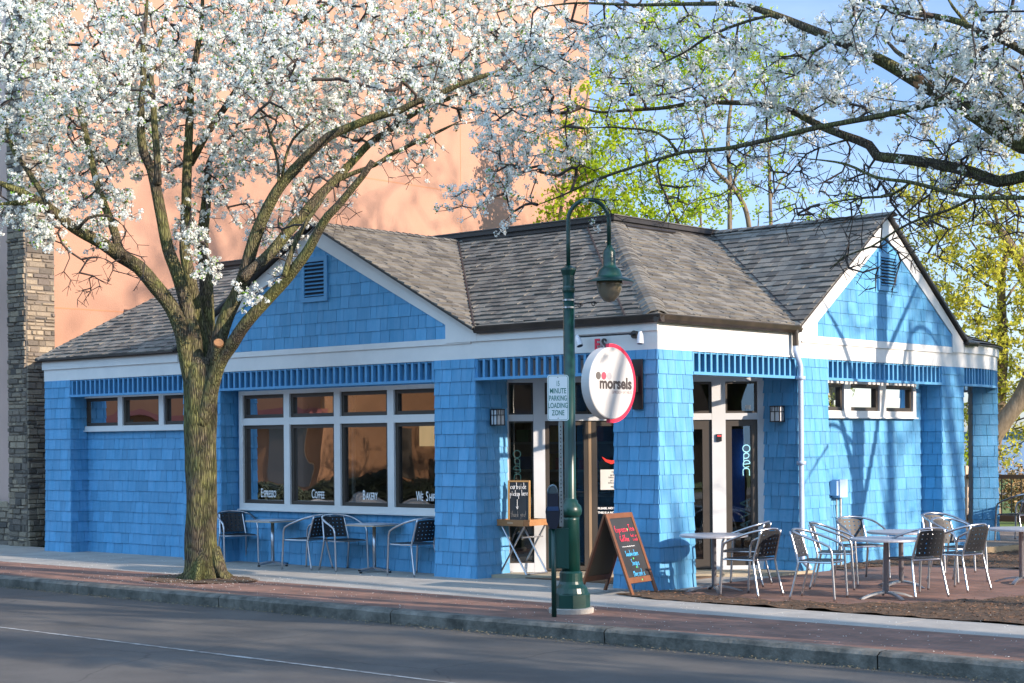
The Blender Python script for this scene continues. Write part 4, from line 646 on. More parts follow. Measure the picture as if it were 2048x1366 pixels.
# ---- windows
def window(O, u, n, w, z0, z1, bays, bar=None, fr=.10, mull=.13, words=None, glass=GLASS, parent=cafe, depth=.06):
    O = Vector(O); u = Vector(u); n = Vector(n); b = MB()
    B = lambda m, a0, a1, p, q, d0, d1: m.prism([O+u*a0+n*d0+Z_*p, O+u*a1+n*d0+Z_*p, O+u*a1+n*d1+Z_*p, O+u*a0+n*d1+Z_*p], Z_*(q-p))
    B(b, 0, w, z0, z0+fr, -.08, depth); B(b, 0, w, z1-fr*.7, z1, -.08, depth); B(b, -.02, w+.02, z0-.02, z0-.001, -.08, depth+.03)
    xs = [0]+[w*i/bays for i in range(1, bays)]+[w]
    for i, x in enumerate(xs):
        h = fr if i in (0, bays) else mull
        a0 = x if i == 0 else (x-h if i == bays else x-h/2); B(b, a0, a0+h, z0+fr+.0005, z1-fr*.7-.0005, -.08, depth-.001)
    if bar: B(b, fr+.001, w-fr-.001, bar-.055, bar+.055, -.079, depth-.003)
    wo = b.build('window', WHITE, parent)
    s = MB(); g = MB()
    for i in range(bays):
        a0 = xs[i]+(fr if i == 0 else mull/2)+.001; a1 = xs[i+1]-(fr if i == bays-1 else mull/2)-.001
        for p, q in ([(z0+fr, bar-.055), (bar+.055, z1-fr*.7)] if bar else [(z0+fr, z1-fr*.7)]):
            p += .001; q -= .001; t = .055; e = depth-.035
            B(s, a0, a1, p, p+t, -.04, e); B(s, a0, a1, q-t, q, -.04, e); B(s, a0, a0+t, p+t, q-t, -.04, e-.001); B(s, a1-t, a1, p+t, q-t, -.04, e-.001)
            B(g, a0+t, a1-t, p+t, q-t, -.012, -.006)
            g2 = [O+u*x+n*-.0+Z_*z for x,z in ((a0,p),)]
    s.build('sash', BRONZE, wo); g.build('pane', glass, wo)
    if words:
        t = MB()
        for i, wd in enumerate(words):
            a1 = xs[i+1]-(fr if i == bays-1 else mull/2)-.055; c = (xs[i]+xs[i+1])/2+.06; x = c
            # small capitals with a larger first letter
            parts = []
            for w_ in wd.split():
                parts += [(w_[0].upper(), .195), (w_[1:].upper(), .148)]
            tot = 0; meas = []
            for s_, sz in parts:
                wid = sum({'I':.25,'E':.5,'F':.48,'W':.85,'S':.5,' ':.3}.get(ch,.58) for ch in s_)*sz*.53*1.10; meas.append(wid); tot += wid
            tot += .05*(len(wd.split())-1); x = c-tot/2; ia = 0
            for j, ((s_, sz), wd_) in enumerate(zip(parts, meas)):
                text_mb(t, s_, O+u*x+n*.002+Z_*(z0+fr+.10), u, Z_, sz, .001, .0012, xs=.53, align='LEFT'); x += wd_+(.05 if j % 2 else .006)
        t.build('lettering', mat('white_vinyl', (.85,.85,.85), .6), wo)
    return wo
window((-12.64,.35,0), X_, -Y_, 3.42, 2.10, 2.71, 3, fr=.075, mull=.13, depth=.07)
window((-8.36,.35,0), X_, -Y_, 4.52, .83, 2.67, 4, bar=2.19, words=['Espresso','Coffee','Bakery','We Ship'], fr=.09, mull=.13, depth=.07)
window((-.35,3.99,0), Y_, X_, 3.14, 2.17, 2.72, 3, fr=.09, mull=.19, depth=.07)
# ---- diagonal glazed entrance
S0 = Vector((-3.05,.75,0)); U = Vector((1,1,0)).normalized(); N = Vector((1,-1,0)).normalized()
D = lambda m, a0, a1, p, q, d0, d1: m.prism([S0+U*a0+N*d0+Z_*p, S0+U*a1+N*d0+Z_*p, S0+U*a1+N*d1+Z_*p, S0+U*a0+N*d1+Z_*p], Z_*(q-p))
b = MB()
for a0,a1 in ((-.14,-.05),(.29,.45),(2.78,2.97),(3.42,3.52)): D(b, a0, a1, .045, 2.66, -.1, .03)
D(b, -.2, 3.6, 2.6605, H, -.1, .029); D(b, -.049, .289, 2.13, 2.22, -.1, .028); D(b, .451, 2.779, 2.13, 2.22, -.1, .028); D(b, 2.971, 3.419, 2.13, 2.22, -.1, .028)
D(b, -.049, .289, .045, .17, -.1, .028); D(b, 2.971, 3.419, .045, .1, -.1, .028)
ent = b.build('entrance_frame', mat('entrance_white', (.52,.54,.56), .5, var=.04), cafe)
s = MB(); g = MB()
def lite(a0, a1, p, q, t=.05):
    D(s, a0, a1, p, p+t, -.06, .0); D(s, a0, a1, q-t, q, -.06, .0); D(s, a0, a0+t, p+t, q-t, -.06, -.001); D(s, a1-t, a1, p+t, q-t, -.06, -.001); D(g, a0+t, a1-t, p+t, q-t, -.03, -.024)
lite(-.049,.289,.171,2.129,.02); lite(-.049,.289,2.221,2.66,.02); lite(2.971,3.419,.101,2.129,.09); lite(2.971,3.419,2.221,2.66,.03)
for a0,a1 in ((.451,1.07),(1.08,2.1),(2.11,2.779)): lite(a0, a1, 2.221, 2.66, .035)
lite(.451,1.05,.06,2.129,.06); lite(2.13,2.779,.06,2.129,.13)
s.build('sash', BRONZE, ent); g.build('pane', GLASS_D, ent)
s = MB(); g = MB(); lite(1.10,2.1,.06,2.129,.075); D(s, 1.176, 2.024, .136, .34, -.05, -.005); door = s.build('door', BRONZE, cafe); g.build('pane', GLASS_D, door)
b = MB(); D(b, 1.055, 1.095, .06, 2.128, -.05, .002); b.build('door_edge', TAN, door)
b = MB(); P = S0+U*1.95+N*.05; b.tube([P+Z_*.9-N*.05,P+Z_*.9,P+Z_*1.25,P+Z_*1.25-N*.05], .012, 8); b.build('handle', ALU, door)
# door notices
b = MB(); D(b, 1.22, 1.62, 1.17, 1.45, -.0235, -.0225); b.build('notice', mat('paper', (.62,.60,.55), .8), door)
b = MB()
for i,(wd,z) in enumerate((('HOURS',1.405),('MON - FRI',1.36),('7:00am - 5:00pm',1.33),('SAT & SUN',1.285),('8:00am - 4:00pm',1.255),('morsels',1.2))):
    text_mb(b, wd, S0+U*1.42-N*.0215+Z_*z, U, Z_, .03 if i < 5 else .04, .0005, .0003 if i < 5 else .001, xs=.9)
b.build('notice_print', mat('ink', (.03,.03,.03), .8), door)
b = MB(); text_mb(b, 'PLEASE, NO SOLICITING', S0+U*1.18-N*.021+Z_*.90, U, Z_, .04, .0008, .0012, align='LEFT'); text_mb(b, 'THIS IS A NON', S0+U*1.18-N*.021+Z_*.84, U, Z_, .04, .0008, .0012, align='LEFT'); b.build('lettering', mat('white_vinyl', (.8,.8,.8), .6), door)
b = MB(); q = [(-.19,.10),(-.14,.03),(-.06,-.005),(0,.01),(.07,-.01),(.15,.02),(.2,.09),(.13,.055),(.05,.045),(0,.055),(-.05,.045),(-.12,.06)]
b.prism([S0+U*(1.43+x)-N*.0215+Z_*(1.53+z) for x,z in q], N*.001); b.build('pepper_decal', mat('red_vinyl', (.75,.03,.02), .5), door)
# neon OPEN tubes, stacked letters
def neon(s0, ztop, mirror, m, name):
    b = MB(); u = -U if mirror else U
    for i, ch in enumerate('open'):
        O = S0+U*s0-N*.05+Z_*(ztop-i*.108); n_ = u.cross(Z_)
        for st in {'o':[[(math.cos(t)*.055+.06, math.sin(t)*.055+.06) for t in [k*math.pi/8 for k in range(17)]]],
                   'p':[[(.02,-.02),(.02,.09)],[(.02,.09),(.06,.11),(.1,.08),(.08,.035),(.02,.03)]],
                   'e':[[(.01,.055),(.11,.07),(.09,.11),(.04,.11),(.01,.06),(.03,.01),(.1,.02)]],
                   'n':[[(.01,0),(.01,.09),(.06,.11),(.1,.09),(.105,0)]]}[ch]:
            b.tube([tuple(q[:3]) for q in smooth_path([(*(O+u*x*.92+Z_*z*.92), 0) for x,z in st], .012)], .006, 6)
    return b.build(name, m, ent)
neon(3.22, 1.67, False, mat('neon_tube', (.6,.9,1), .4, emit=(.5,.9,1,1.6)), 'neon_sign'); neon(.12, 1.62, True, mat('neon_tube_dim', (.25,.5,.5), .4, emit=(.3,.7,.7,.12)), 'neon_sign')
b = MB(); D(b, 3.075, 3.26, .70, 2.0, -.12, -.11); pn = b.build('banner', mat('blue_banner', (.01,.10,.50), .7), ent)
b = MB(); text_mb(b, 'JAVA', S0+U*3.33-N*.05+Z_*.52, Z_, -U, .22, .001, .002, align='LEFT', spacing=1.1); b.build('banner_lettering', mat('pale_teal', (.25,.50,.60), .7), ent)
b = MB(); D(b, 2.84, 2.91, 1.83, 1.93, .03, .06); al = b.build('keypad', BLACK, cafe); b = MB(); D(b, 2.85, 2.9, 1.895, 1.915, .06, .062); b.build('keypad_light', mat('red_led', (.6,.02,.02), .5, emit=(1,.05,.05,.8)), al)
b = MB(); D(b, 3.26, 3.33, 2.27, 2.33, -.022, -.021); b.build('sticker', mat('paper', (.62,.60,.55), .8), ent)
# ================================================================== INSIDE THE CAFE (seen through the glass)
WOOD_D = mat('dark_wood', (.07,.045,.03), .5, var=.2)
t = thing('service_counter', 'dark wooden service counter inside behind the entrance glass', 'counter', (-4.6,4.0,.02))
b = MB(); b.box(-5.6,-3.2,3.3,3.9,.02,1.0); b.build('counter_base', WOOD_D, t); b = MB(); b.box(-5.65,-3.15,3.25,3.95,1.001,1.05); b.build('counter_top', mat('counter_stone', (.3,.3,.29), .3), t)
t = thing('wall_shelf', 'pale wall shelf with boxes seen through the right end of the big window', 'shelf', (-5.1,4.5,0))
b = MB()
for z in (.9,1.35,1.8,2.2): b.box(-6.6,-4.0,4.25,4.59,z,z+.04)
b.box(-6.64,-6.6,4.25,4.59,.4,2.3); b.box(-4.0,-3.96,4.25,4.59,.4,2.3); b.build('shelf_frame', mat('pale_shelf', (.4,.36,.3), .6), t)
k = 0
for z in (.94,1.39,1.84):
    x = -6.5
    while x < -4.3:
        w = rng.uniform(.12,.3); h = rng.uniform(.12,.3); b = MB(); b.box(x,x+w,4.27,4.5,z,z+h)
        cn, cc = rng.choice([('red',(.5,.05,.03)),('cream',(.55,.5,.4)),('green',(.08,.22,.06)),('blue',(.05,.12,.3)),('brown',(.2,.1,.05)),('yellow',(.6,.4,.05))])
        o = b.build('box', mat('carton_'+cn, cc, .6)); tag(o, f'{cn} carton on the shelf inside the cafe', 'box', 'goods on the wall shelf'); x += w+rng.uniform(.02,.25)
t = thing('menu_display', 'cream menu panel with red and green cards behind the We Ship pane', 'menu board', (-7.6,4.58,0))
b = MB(); b.box(-8.6,-6.8,4.55,4.59,1.78,2.3); b.build('panel', mat('cream_panel', (.85,.70,.42), .6, emit=(1,.75,.4,.35)), t)  # panel glows faintly in place of light falling on the display
b = MB(); b.box(-7.7,-7.3,4.52,4.545,1.95,2.15); b.build('red_card', mat('red_card', (.75,.06,.03), .6), t); b = MB(); b.box(-8.2,-7.8,4.52,4.545,1.9,2.12); b.build('green_card', mat('green_card', (.15,.35,.1), .6), t)
for x in (-5.05,-7.15):
    b = MB(); b.tube([(x,1.6,.02),(x,1.6,2.9)], .035, 10); o = b.build('inner_column', mat('inner_white', (.5,.48,.44), .6)); tag(o, 'thin pale column inside the cafe behind the %s pane' % ('Bakery' if x > -6 else 'Coffee'), 'column')
for x,y,cn,cc in ((-7.95,.75,'red',(.6,.04,.05)),(-7.75,.75,'blue',(.25,.4,.6)),(-7.45,.78,'crimson',(.35,.05,.06)),(-6.85,.75,'orange',(.8,.35,.03)),(-6.6,.78,'royal blue',(.03,.2,.7)),(-6.35,.75,'white',(.7,.7,.7))):
    b = MB(); b.lathe([(.05,2.2),(.085,2.28),(.09,2.4),(.04,2.48),(.03,2.52)] if cn != 'crimson' else [(.03,2.2),(.1,2.26),(.12,2.32),(.1,2.38),(.03,2.44)], (x,y,.1), 14)
    o = b.build('glass_vase' if cn != 'red' else 'red_bottle', mat('glazed_'+cn.replace(' ','_'), cc, .2)); tag(o, f'{cn} glazed vase on the high ledge inside the window', 'vase')
b = MB(); b.box(-8.2,-4.0,.6,.95,2.26,2.299); o = b.build('window_ledge', WOOD_D, None); tag(o, 'dark wooden display ledge high inside the big window', 'ledge')
def stool(x, y, s):
    t = thing('bar_stool', s, 'stool', (x,y,.02)); b = MB(); b.lathe([(.17,.70),(.18,.73),(.17,.76)], (x,y,0), 18); b.build('seat', WOOD_D, t)
    for a in (0.78,2.36,3.93,5.5):
        b = MB(); b.tube([(x+.1*math.cos(a),y+.1*math.sin(a),.70),(x+.2*math.cos(a),y+.2*math.sin(a),.02)], .013, 6); b.build('leg', ALU, t)
stool(-6.2,1.25,'dark stool inside behind the Coffee pane'); stool(-7.4,1.3,'dark stool inside behind the Espresso pane')
b = MB(); b.box(-7.9,-4.5,.62,1.0,.98,1.02); b.box(-7.88,-7.84,.64,.98,.02,.98); b.box(-4.56,-4.52,.64,.98,.02,.98); o = b.build('window_bar', WOOD_D, None); tag(o, 'long wooden eating bar just inside the big window', 'counter')

# ================================================================== NEIGHBOUR BUILDING
STUCCO = mat('peach_stucco', (.37,.205,.14), .85, col2=(.42,.24,.17), vscale=.35, bump=.25, bscale=40)
nb = thing('stucco_building', 'tall peach stucco building with a stone pier behind the blue cafe', 'building', (-14.8,.5,0))
b = MB(); b.box(-34,-14.8,.75,17.2,0,14.5); b.build('wall', STUCCO, nb)
b = MB()                                             # control joints
JO = mat('joint', (.42,.20,.11), .9)
for z in (4.42,7.75,11.1): b.box(-14.8,-14.7965,1.1,17.2,z-.012,z+.012)
for y in (4.3,8.3,12.3):
    for z0,z1 in ((0,4.405),(4.435,7.735),(7.765,11.08),(11.12,14.5)): b.box(-14.8,-14.7965,y-.01,y+.01,z0,z1)
b.build('wall_joint', JO, nb)
b = MB(); b.box(-34,-15.2,.62,.749,.75,14.4); b.build('street_panel', mat('pink_stucco', (.50,.36,.31), .85, var=.08, vscale=.6), nb)
def stones(mb, O, u, v, n, w, h, dep=.03):
    y = 0; O = Vector(O); u = Vector(u); v = Vector(v); n = Vector(n)
    while y < h:
        ch = rng.uniform(.05,.13); x = -rng.uniform(0,.15)
        while x < w:
            l = rng.uniform(.10,.34); a = max(x,0)+.006; e = min(x+l,w)-.006; x += l
            if e-a < .02: continue
            d = dep*rng.uniform(.3,1.3); g = .012; hh = ch-.008
            if rng.random() < .25: hh *= rng.uniform(.6,.9)
            A = [(a,y),(e,y),(e,y+hh),(a,y+hh)]; B_ = [(a+g,y+g),(e-g,y+g*rng.uniform(.3,1)),(e-g*rng.uniform(.3,1.5),y+hh-g),(a+g,y+hh-g*rng.uniform(.3,1))]
            P = [O+u*p+v*q for p,q in A]+[O+u*(p+rng.uniform(-.004,.004))+v*q+n*(d+rng.uniform(-.004,.006)) for p,q in B_]
            mb.add(P, [(4,5,6,7)]+[(i,(i+1)%4,4+(i+1)%4,4+i) for i in range(4)])
        y += ch
STONE = bpy.data.materials.new('ledge_stone'); STONE.use_nodes = True
n = STONE.node_tree; p = n.nodes['Principled BSDF']; g = n.nodes.new('ShaderNodeNewGeometry'); rp = n.nodes.new('ShaderNodeValToRGB'); cr = rp.color_ramp
for pos in (.3,.55,.8): cr.elements.new(pos)
for e, c_ in zip(cr.elements, [(.07,.063,.056,1),(.18,.15,.115,1),(.30,.245,.175,1),(.13,.11,.095,1),(.35,.29,.21,1)]): e.color = c_
n.links.new(g.outputs['Random Per Island'], rp.inputs[0]); tc = n.nodes.new('ShaderNodeTexCoord'); nz = n.nodes.new('ShaderNodeTexNoise'); nz.inputs['Scale'].default_value = 25; nz.inputs['Detail'].default_value = 6; n.links.new(tc.outputs['Object'], nz.inputs[0])
mx = n.nodes.new('ShaderNodeMixRGB'); mx.blend_type = 'OVERLAY'; mx.inputs[0].default_value = .4; n.links.new(rp.outputs[0], mx.inputs[1]); n.links.new(nz.outputs[0], mx.inputs[2]); n.links.new(mx.outputs[0], p.inputs[0]); p.inputs['Roughness'].default_value = .85
b_ = n.nodes.new('ShaderNodeBump'); b_.inputs['Strength'].default_value = .6; b_.inputs['Distance'].default_value = .02; n.links.new(nz.outputs[0], b_.inputs['Height']); n.links.new(b_.outputs[0], p.inputs['Normal'])
b = MB(); b.box(-15.2,-14.6,.45,1.05,0,13); pier = b.build('stone_pier', mat('mortar', (.16,.14,.12), .95), nb)
s = MB(); stones(s, (-14.599,.45,0), (0,1,0), Z_, (1,0,0), .60, 9.5); stones(s, (-15.2,.449,0), (1,0,0), Z_, (0,-1,0), .60, 9.5); s.build('ledge_stones', STONE, pier)
b = MB(); b.box(-34,-15.2,.52,.619,0,.72); bs = b.build('stone_base', mat('mortar', (.16,.14,.12), .95), nb); s = MB(); stones(s, (-18,.519,0), (1,0,0), Z_, (0,-1,0), 2.8, .72); s.build('ledge_stones', STONE, bs)

# ================================================================== ACROSS THE STREET (mirrored in the windows, shading the road)
def shop(x0, x1, y0, y1, h, colr, nm, lab):
    t = thing('storefront_building', lab, 'building', (x0,y0,0)); b = MB(); b.box(x0,x1,y0,y1,0,h); b.build('wall', mat(nm, colr, .85, var=.12, vscale=.7), t)
    for k in range(int((x1-x0)/3)):
        for z0,z1 in ((.6,2.6),(4,5.6)):
            if z1 < h: g = MB(); X = x0+.6+k*3; g.box(X,X+1.8,y1,y1+.03,z0,z1); g.build('window', BRONZE, t)
    for k in range(int((y1-y0)/3)):
        for z0,z1 in ((.5,2.3),(4,5.6)):
            if z1 < h: g = MB(); Y = y0+.8+k*3; g.box(x1,x1+.03,Y,Y+1.4,z0,z1); g.build('window', BRONZE, t)
    g = MB(); g.box(x0,x1+.4,y1,y1+1.0,2.75,3.0); g.build('awning', mat('awning_'+nm, (.12,.03,.025) if 'brick' in nm else (.03,.06,.14), .7), t)
shop(-52,-28,-36,-19,7.5,(.16,.08,.038),'brick_orange','orange brick shop building across the street')
shop(2,44,-40,-27,9,(.10,.075,.06),'dark_wall','dark brown shop row across the street behind the viewer')
shop(-26,-16,-40,-26,5.5,(.5,.42,.3),'tan_wall','tan shop building set back across the street')

# ================================================================== TREES
def np_mesh(name, V, loops, nverts_per_face, m, parent):
    me = bpy.data.meshes.new(name); nf = len(loops)//nverts_per_face
    me.vertices.add(len(V)); me.vertices.foreach_set('co', np.asarray(V, np.float32).ravel())
    me.loops.add(len(loops)); me.loops.foreach_set('vertex_index', np.asarray(loops, np.int32))
    me.polygons.add(nf); me.polygons.foreach_set('loop_start', np.arange(nf, dtype=np.int32)*nverts_per_face)
    me.update(calc_edges=True); me.materials.append(m)
    o = bpy.data.objects.new(name, me); C.objects.link(o); o.parent = parent; return o
def make_tree(root, limbs, blobs, ground=(), bark=BARK, flower=PETAL, leaf=LEAF_G, size=.0155, per=19, crad=.044, ratio=.12, twig_r=.0026, dens=1.0, wander=.03, droop=0, step=.11, crown='crown', fork=2, blobscale=1, cone=4, shape=1.0):
    base = np.array(root.location); nodes = []; par = []; fr = []; tips = []; b = MB()
    if limbs is LIMBS1:
        for k_, a_ in enumerate((.3,1.5,2.6,3.9,5.2)):
            d_ = Vector((math.cos(a_), math.sin(a_), 0)); b.tube([d_*.14+Vector((0,0,.42)), d_*.20+Vector((0,0,.2)), d_*.27+Vector((0,0,.05)), d_*(.40+.06*(k_%2))+Vector((0,0,-.04))], [.07,.085,.07,.03], 10, bump=.08, seed=k_)
    for li, lb in enumerate(limbs):
        lb = [list(q) for q in lb]
        if li > 0 and lb[-1][3] > .004 and not (limbs is LIMBS1 and li in (13,18)): lb[-1][3] = .004
        if li in ground: lb = [[lb[0][0], lb[0][1], -.1, lb[0][3]*1.6]]+lb
        S = smooth_path(lb, step); big = max(p[3] for p in lb)
        k = 20 if big > .15 else (12 if big > .05 else (7 if big > .02 else 5))
        b.tube([tuple(q[:3]-base) for q in S], [float(q[3]) for q in S], k, bump=.10 if big > .15 else (.07 if big > .05 else 0), seed=li)
        s0 = len(nodes)
        for i, q in enumerate(S): nodes.append(q[:3]); par.append(-1 if i == 0 else s0+i-1); fr.append(q[3])
    nl = len(nodes)
    tr = b.build('trunk', bark, None, smooth=True); tr.parent = root
    att = []; bl = []
    for x,y,z,rad,n,bloom in blobs:
        k = max(1, int(n*dens*(1.5 if bloom < .25 else 1))); d = nrng.normal(size=(k,3)); d /= np.linalg.norm(d,axis=1)[:,None]; rr = rad*nrng.random(k)**(1/2.6)*1.12
        att.append(np.array([x,y,z])+d*rr[:,None]); bl += [bloom]*k
    att = np.concatenate(att); bl = np.array(bl)
    N = np.array(nodes); F = np.array(fr)
    # only finer parts of limbs carry twigs
    d0 = np.array([np.min(np.linalg.norm(N[F < .06]-a, axis=1)) for a in att]); order = np.argsort(d0)
    cap = len(att)*14+nl+50; NN = np.zeros((cap,3)); NN[:nl] = N; ok = np.zeros(cap, bool); ok[:nl] = F < .07; PP = np.full(cap,-1); PP[:nl] = par; cnt = nl
    bloomn = np.zeros(cap)
    for ai in order:
        a = att[ai]; dd = NN[:cnt]-a; D2 = (dd**2).sum(1); D2[~ok[:cnt]] = 1e9
        j = int(np.argmin(D2)); p = NN[j]; L = math.sqrt(D2[j])
        if L > 2.2: continue
        pj = PP[j]; dirp = p-NN[pj] if pj >= 0 else a-p; dirp = dirp/(np.linalg.norm(dirp)+1e-9)
        k = max(1, min(12, int(L/step))); mid = p+dirp*L*.35+np.array([0,0,.06*L])
        prev = j
        for i in range(1, k+1):
            t = i/k; q = (1-t)**2*p+2*t*(1-t)*mid+t*t*a
            if i < k: q = q+nrng.normal(size=3)*wander*.35*min(L,1)
            q = q-np.array([0,0,droop*t*t*L])
            NN[cnt] = q; PP[cnt] = prev; ok[cnt] = True; bloomn[cnt] = bl[ai]; prev = cnt; cnt += 1
        # short forking spurs at the tip
        for _ in range(fork):
            td = NN[prev]-NN[PP[prev]]; td = td/(np.linalg.norm(td)+1e-9); d = td*1.3+nrng.normal(size=3)*.8; d[2] += .15-droop; d /= np.linalg.norm(d); q = NN[prev]+d*nrng.uniform(.06,.17)*(step/.11)
            NN[cnt] = q; PP[cnt] = prev; bloomn[cnt] = bl[ai]; cnt += 1
            if cnt >= cap-40: break
        if cnt >= cap-40: break
    # pipe-model radii
    rad = np.zeros(cnt); kids = np.zeros(cnt)
    for i in range(cnt-1, nl-1, -1):
        if rad[i] == 0: rad[i] = twig_r
        pr = PP[i]
        if pr >= nl: rad[pr] = (rad[pr]**2.7+rad[i]**2.7)**(1/2.7)
    rad[:nl] = F
    idx = np.arange(nl, cnt); A = NN[PP[idx]]; B_ = NN[idx]; r1 = rad[idx]; r0 = np.minimum(np.where(PP[idx] < nl, r1*1.25, rad[PP[idx]]), r1*1.4)
    T = B_-A; ln = np.linalg.norm(T,axis=1)[:,None]+1e-9; T /= ln; ref = np.where(np.abs(T[:,:1]) < .8, np.array([[1.,0,0]]), np.array([[0,1.,0]]))
    U1 = np.cross(T, ref); U1 /= np.linalg.norm(U1,axis=1)[:,None]; U2 = np.cross(T, U1); V = []
    ks = 4
    for P, r in ((A,r0),(B_,r1)):
        for j in range(ks):
            th = 2*math.pi*j/ks; V.append(P+(U1*math.cos(th)+U2*math.sin(th))*r[:,None])
    V = np.stack(V,1).reshape(-1,3)-base; o = (np.arange(len(idx))*8)[:,None]
    q = np.concatenate([o+np.array([[j,(j+1)%ks,ks+(j+1)%ks,ks+j]]) for j in range(ks)],1).ravel()
    np_mesh('twigs', V, q, 4, BARK2, root)
    # blossom or leaf clusters
    sel = idx[(bloomn[idx] > nrng.random(len(idx))) & (rad[idx] < twig_r*3.4)]
    cen = NN[sel]+nrng.normal(size=(len(sel),3))*.012
    def cards(cen, per, crad, size, m, name, jit=.3):
        n = len(cen)*per; c = np.repeat(cen, per, 0); d = nrng.normal(size=(n,3)); d /= np.linalg.norm(d,axis=1)[:,None]
        p = c+d*(crad*nrng.random(n)**.5)[:,None]; nn = d+nrng.normal(size=(n,3))*.5; nn /= np.linalg.norm(nn,axis=1)[:,None]
        ref = nrng.normal(size=(n,3)); a = np.cross(nn,ref); a /= np.linalg.norm(a,axis=1)[:,None]; bb = np.cross(nn,a); s = (size*nrng.uniform(.7,1.25,n))[:,None]
        cup = nn*s*.35
        V = np.stack([p-a*s*shape+cup, p-bb*s*(1/shape), p+a*s*shape+cup, p+bb*s*(1/shape)],1).reshape(-1,3)-base
        np_mesh(name, V, np.arange(len(V)), 4, m, root)
    cards(cen, per, crad, size, flower, crown)
    if leaf is not None:
        cl = cen[nrng.random(len(cen)) < ratio*3]; cards(cl, 3, crad*1.1, size*1.2, leaf, 'leaves')
    return len(cen), cnt
tr1 = thing('blossom_tree', 'flowering pear tree with white blossom and thick mossy forked trunk on the sidewalk', 'tree', (-6.1,-2.15,0), 'blossoming street trees')
print('T1', make_tree(tr1, LIMBS1, BLOBS1, dens=1.4, twig_r=.0032, fork=3))
tr2 = thing('blossom_tree', 'white blossoming tree whose long bare limbs reach in from the right above the roof', 'tree', (7.3,-2.6,0), 'blossoming street trees')
print('T2', make_tree(tr2, LIMBS2, BLOBS2, dens=1.45, size=.0125, twig_r=.003, fork=3))
CUT = mat('fresh_cut_wood', (.30,.15,.065), .8, col2=(.2,.10,.045), vscale=30)
def cut_face(root, P, d, r, m=CUT):
    P = Vector(P)-root.location; d = Vector(d).normalized(); b = MB(); b.tube([P-d*.03, P, P+d*.006], [r*1.12, r*1.08, r], 16); o = b.build('cut_face', m, None); o.parent = root
q1, q2 = Vector(LIMBS1[18][-2][:3]), Vector(LIMBS1[18][-1][:3]); cut_face(tr1, q2+Vector((.01,-.02,.01)), (q2-q1).normalized()+Vector((.35,-.55,.1)), .062)
q = LIMBS2[1][8]; cut_face(tr2, Vector(q[:3])+Vector((.0,-.9,.12)).normalized()*(q[3]*.9), (.1,-1,.15), .05)
bt = {}
for nm, L, Bb, gd, lab, loc, kw in (
  ('maple_tree', LIMBS3, BLOBS3, (0,1,3), 'tall spring tree with bright yellow green leaves and a reddish crooked stem behind the roof', (-18.2,28.6,0), {}),
  ('maple_tree', LIMBS4, BLOBS4, (0,1,2), 'spring tree with sparse lime leaves beside the end of the peach wall', (-14,22,0), {}),
  ('maple_tree', LIMBS7, BLOBS7, (0,1), 'bright lime leaved tree just beyond the corner of the peach wall, behind the lamp arm', (-12.8,13.5,0), {}),
  ('maple_tree', LIMBS5, BLOBS5, (0,1), 'slender nearly bare tree with a straight stem behind the right gable roof', (-16,36,0), {})):
    P = L[gd[0]][0]; t = thing(nm, lab, 'tree', (P[0],P[1],0), 'spring trees behind the cafe')
    print(nm, make_tree(t, L, Bb, ground=gd, bark=BARK3, flower=LEAF_Y, leaf=None, size=.045, per=10, crad=.19, twig_r=.006, dens=1.35, step=.25, wander=.12, crown='crown'))
P = LIMBS6[0][0]; t = thing('willow_tree', 'large leaning tree with olive yellow leaves beyond the porch at the right edge', 'tree', (P[0],P[1],0))
print('willow', make_tree(t, LIMBS6, BLOBS6, ground=(0,1), bark=BARK3, flower=LEAF_W, leaf=None, size=.042, per=9, crad=.15, twig_r=.005, dens=1.2, step=.2, wander=.1, droop=.12, crown='crown', shape=1.5))
willow = t
# trees standing outside the picture to the right: they throw the branch shadows
t3 = thing('park_tree', 'leaning bare tree on the lakeside lawn, right of the patio', 'tree', (5.4,5.95,0))
lm = [[[5.4,5.95,-.1,.26],[5.4,5.95,.6,.2],[5.4,6.0,2.4,.18],[5.35,6.08,4.2,.17],[5.3,6.12,5.6,.15],[5.3,6.2,7.0,.12],[5.3,6.4,8.5,.06]],
      [[5.38,6.02,3.0,.08],[5.3,5.6,4.0,.06],[5.2,5.0,5.0,.05],[5.1,4.3,5.6,.03]],
      [[5.36,6.0,2.4,.07],[5.3,6.6,3.9,.055],[5.2,6.9,5.1,.045],[5.2,7.5,5.3,.035],[5.2,8.2,4.7,.02]],
      [[5.35,6.1,4.8,.06],[5.4,7.0,5.8,.04],[5.4,8.0,7.0,.02]],[[5.35,6.1,3.6,.045],[5.3,5.3,4.0,.035],[5.2,4.5,3.5,.02],[5.2,3.9,3.0,.012]]]
print('t3', make_tree(t3, lm, [[5.3,6.3,8.3,1.6,30,.5],[5.2,4.4,6.0,1.0,12,.3],[5.2,8.2,6.8,1.2,14,.4],[5.1,4.0,3.2,.7,7,0],[5.2,8.0,4.6,.6,6,0]], leaf=None, flower=LEAF_Y, size=.03, per=4, crad=.08))
for i,(x,y,rz,sc,src) in enumerate([(21.5,-2.7,.4,1.05,tr2),(37,-2.6,3.9,1.1,tr1),(-14.5,-16.6,1.6,1.0,tr2),(-19.0,-2.5,2.2,1.0,tr1)]):
    dup(src, (x,y,0), rz, sc, label=['blossoming street tree, second along the kerb to the right of the picture','blossoming street tree, third along the kerb to the right','blossoming street tree on the opposite sidewalk','blossoming street tree left of the peach building'][i])
for i,(x,y,rz,sc) in enumerate([(17,8.5,2.0,1.1),(27,3.5,4.2,1.25),(34,12,.7,1.2)]):
    dup(t3, (x,y,0), rz, sc, label=['bare leaning tree on the lawn beyond the patio, out to the right','bare tree further along the lawn by the lake','bare tree far along the lawn'][i])
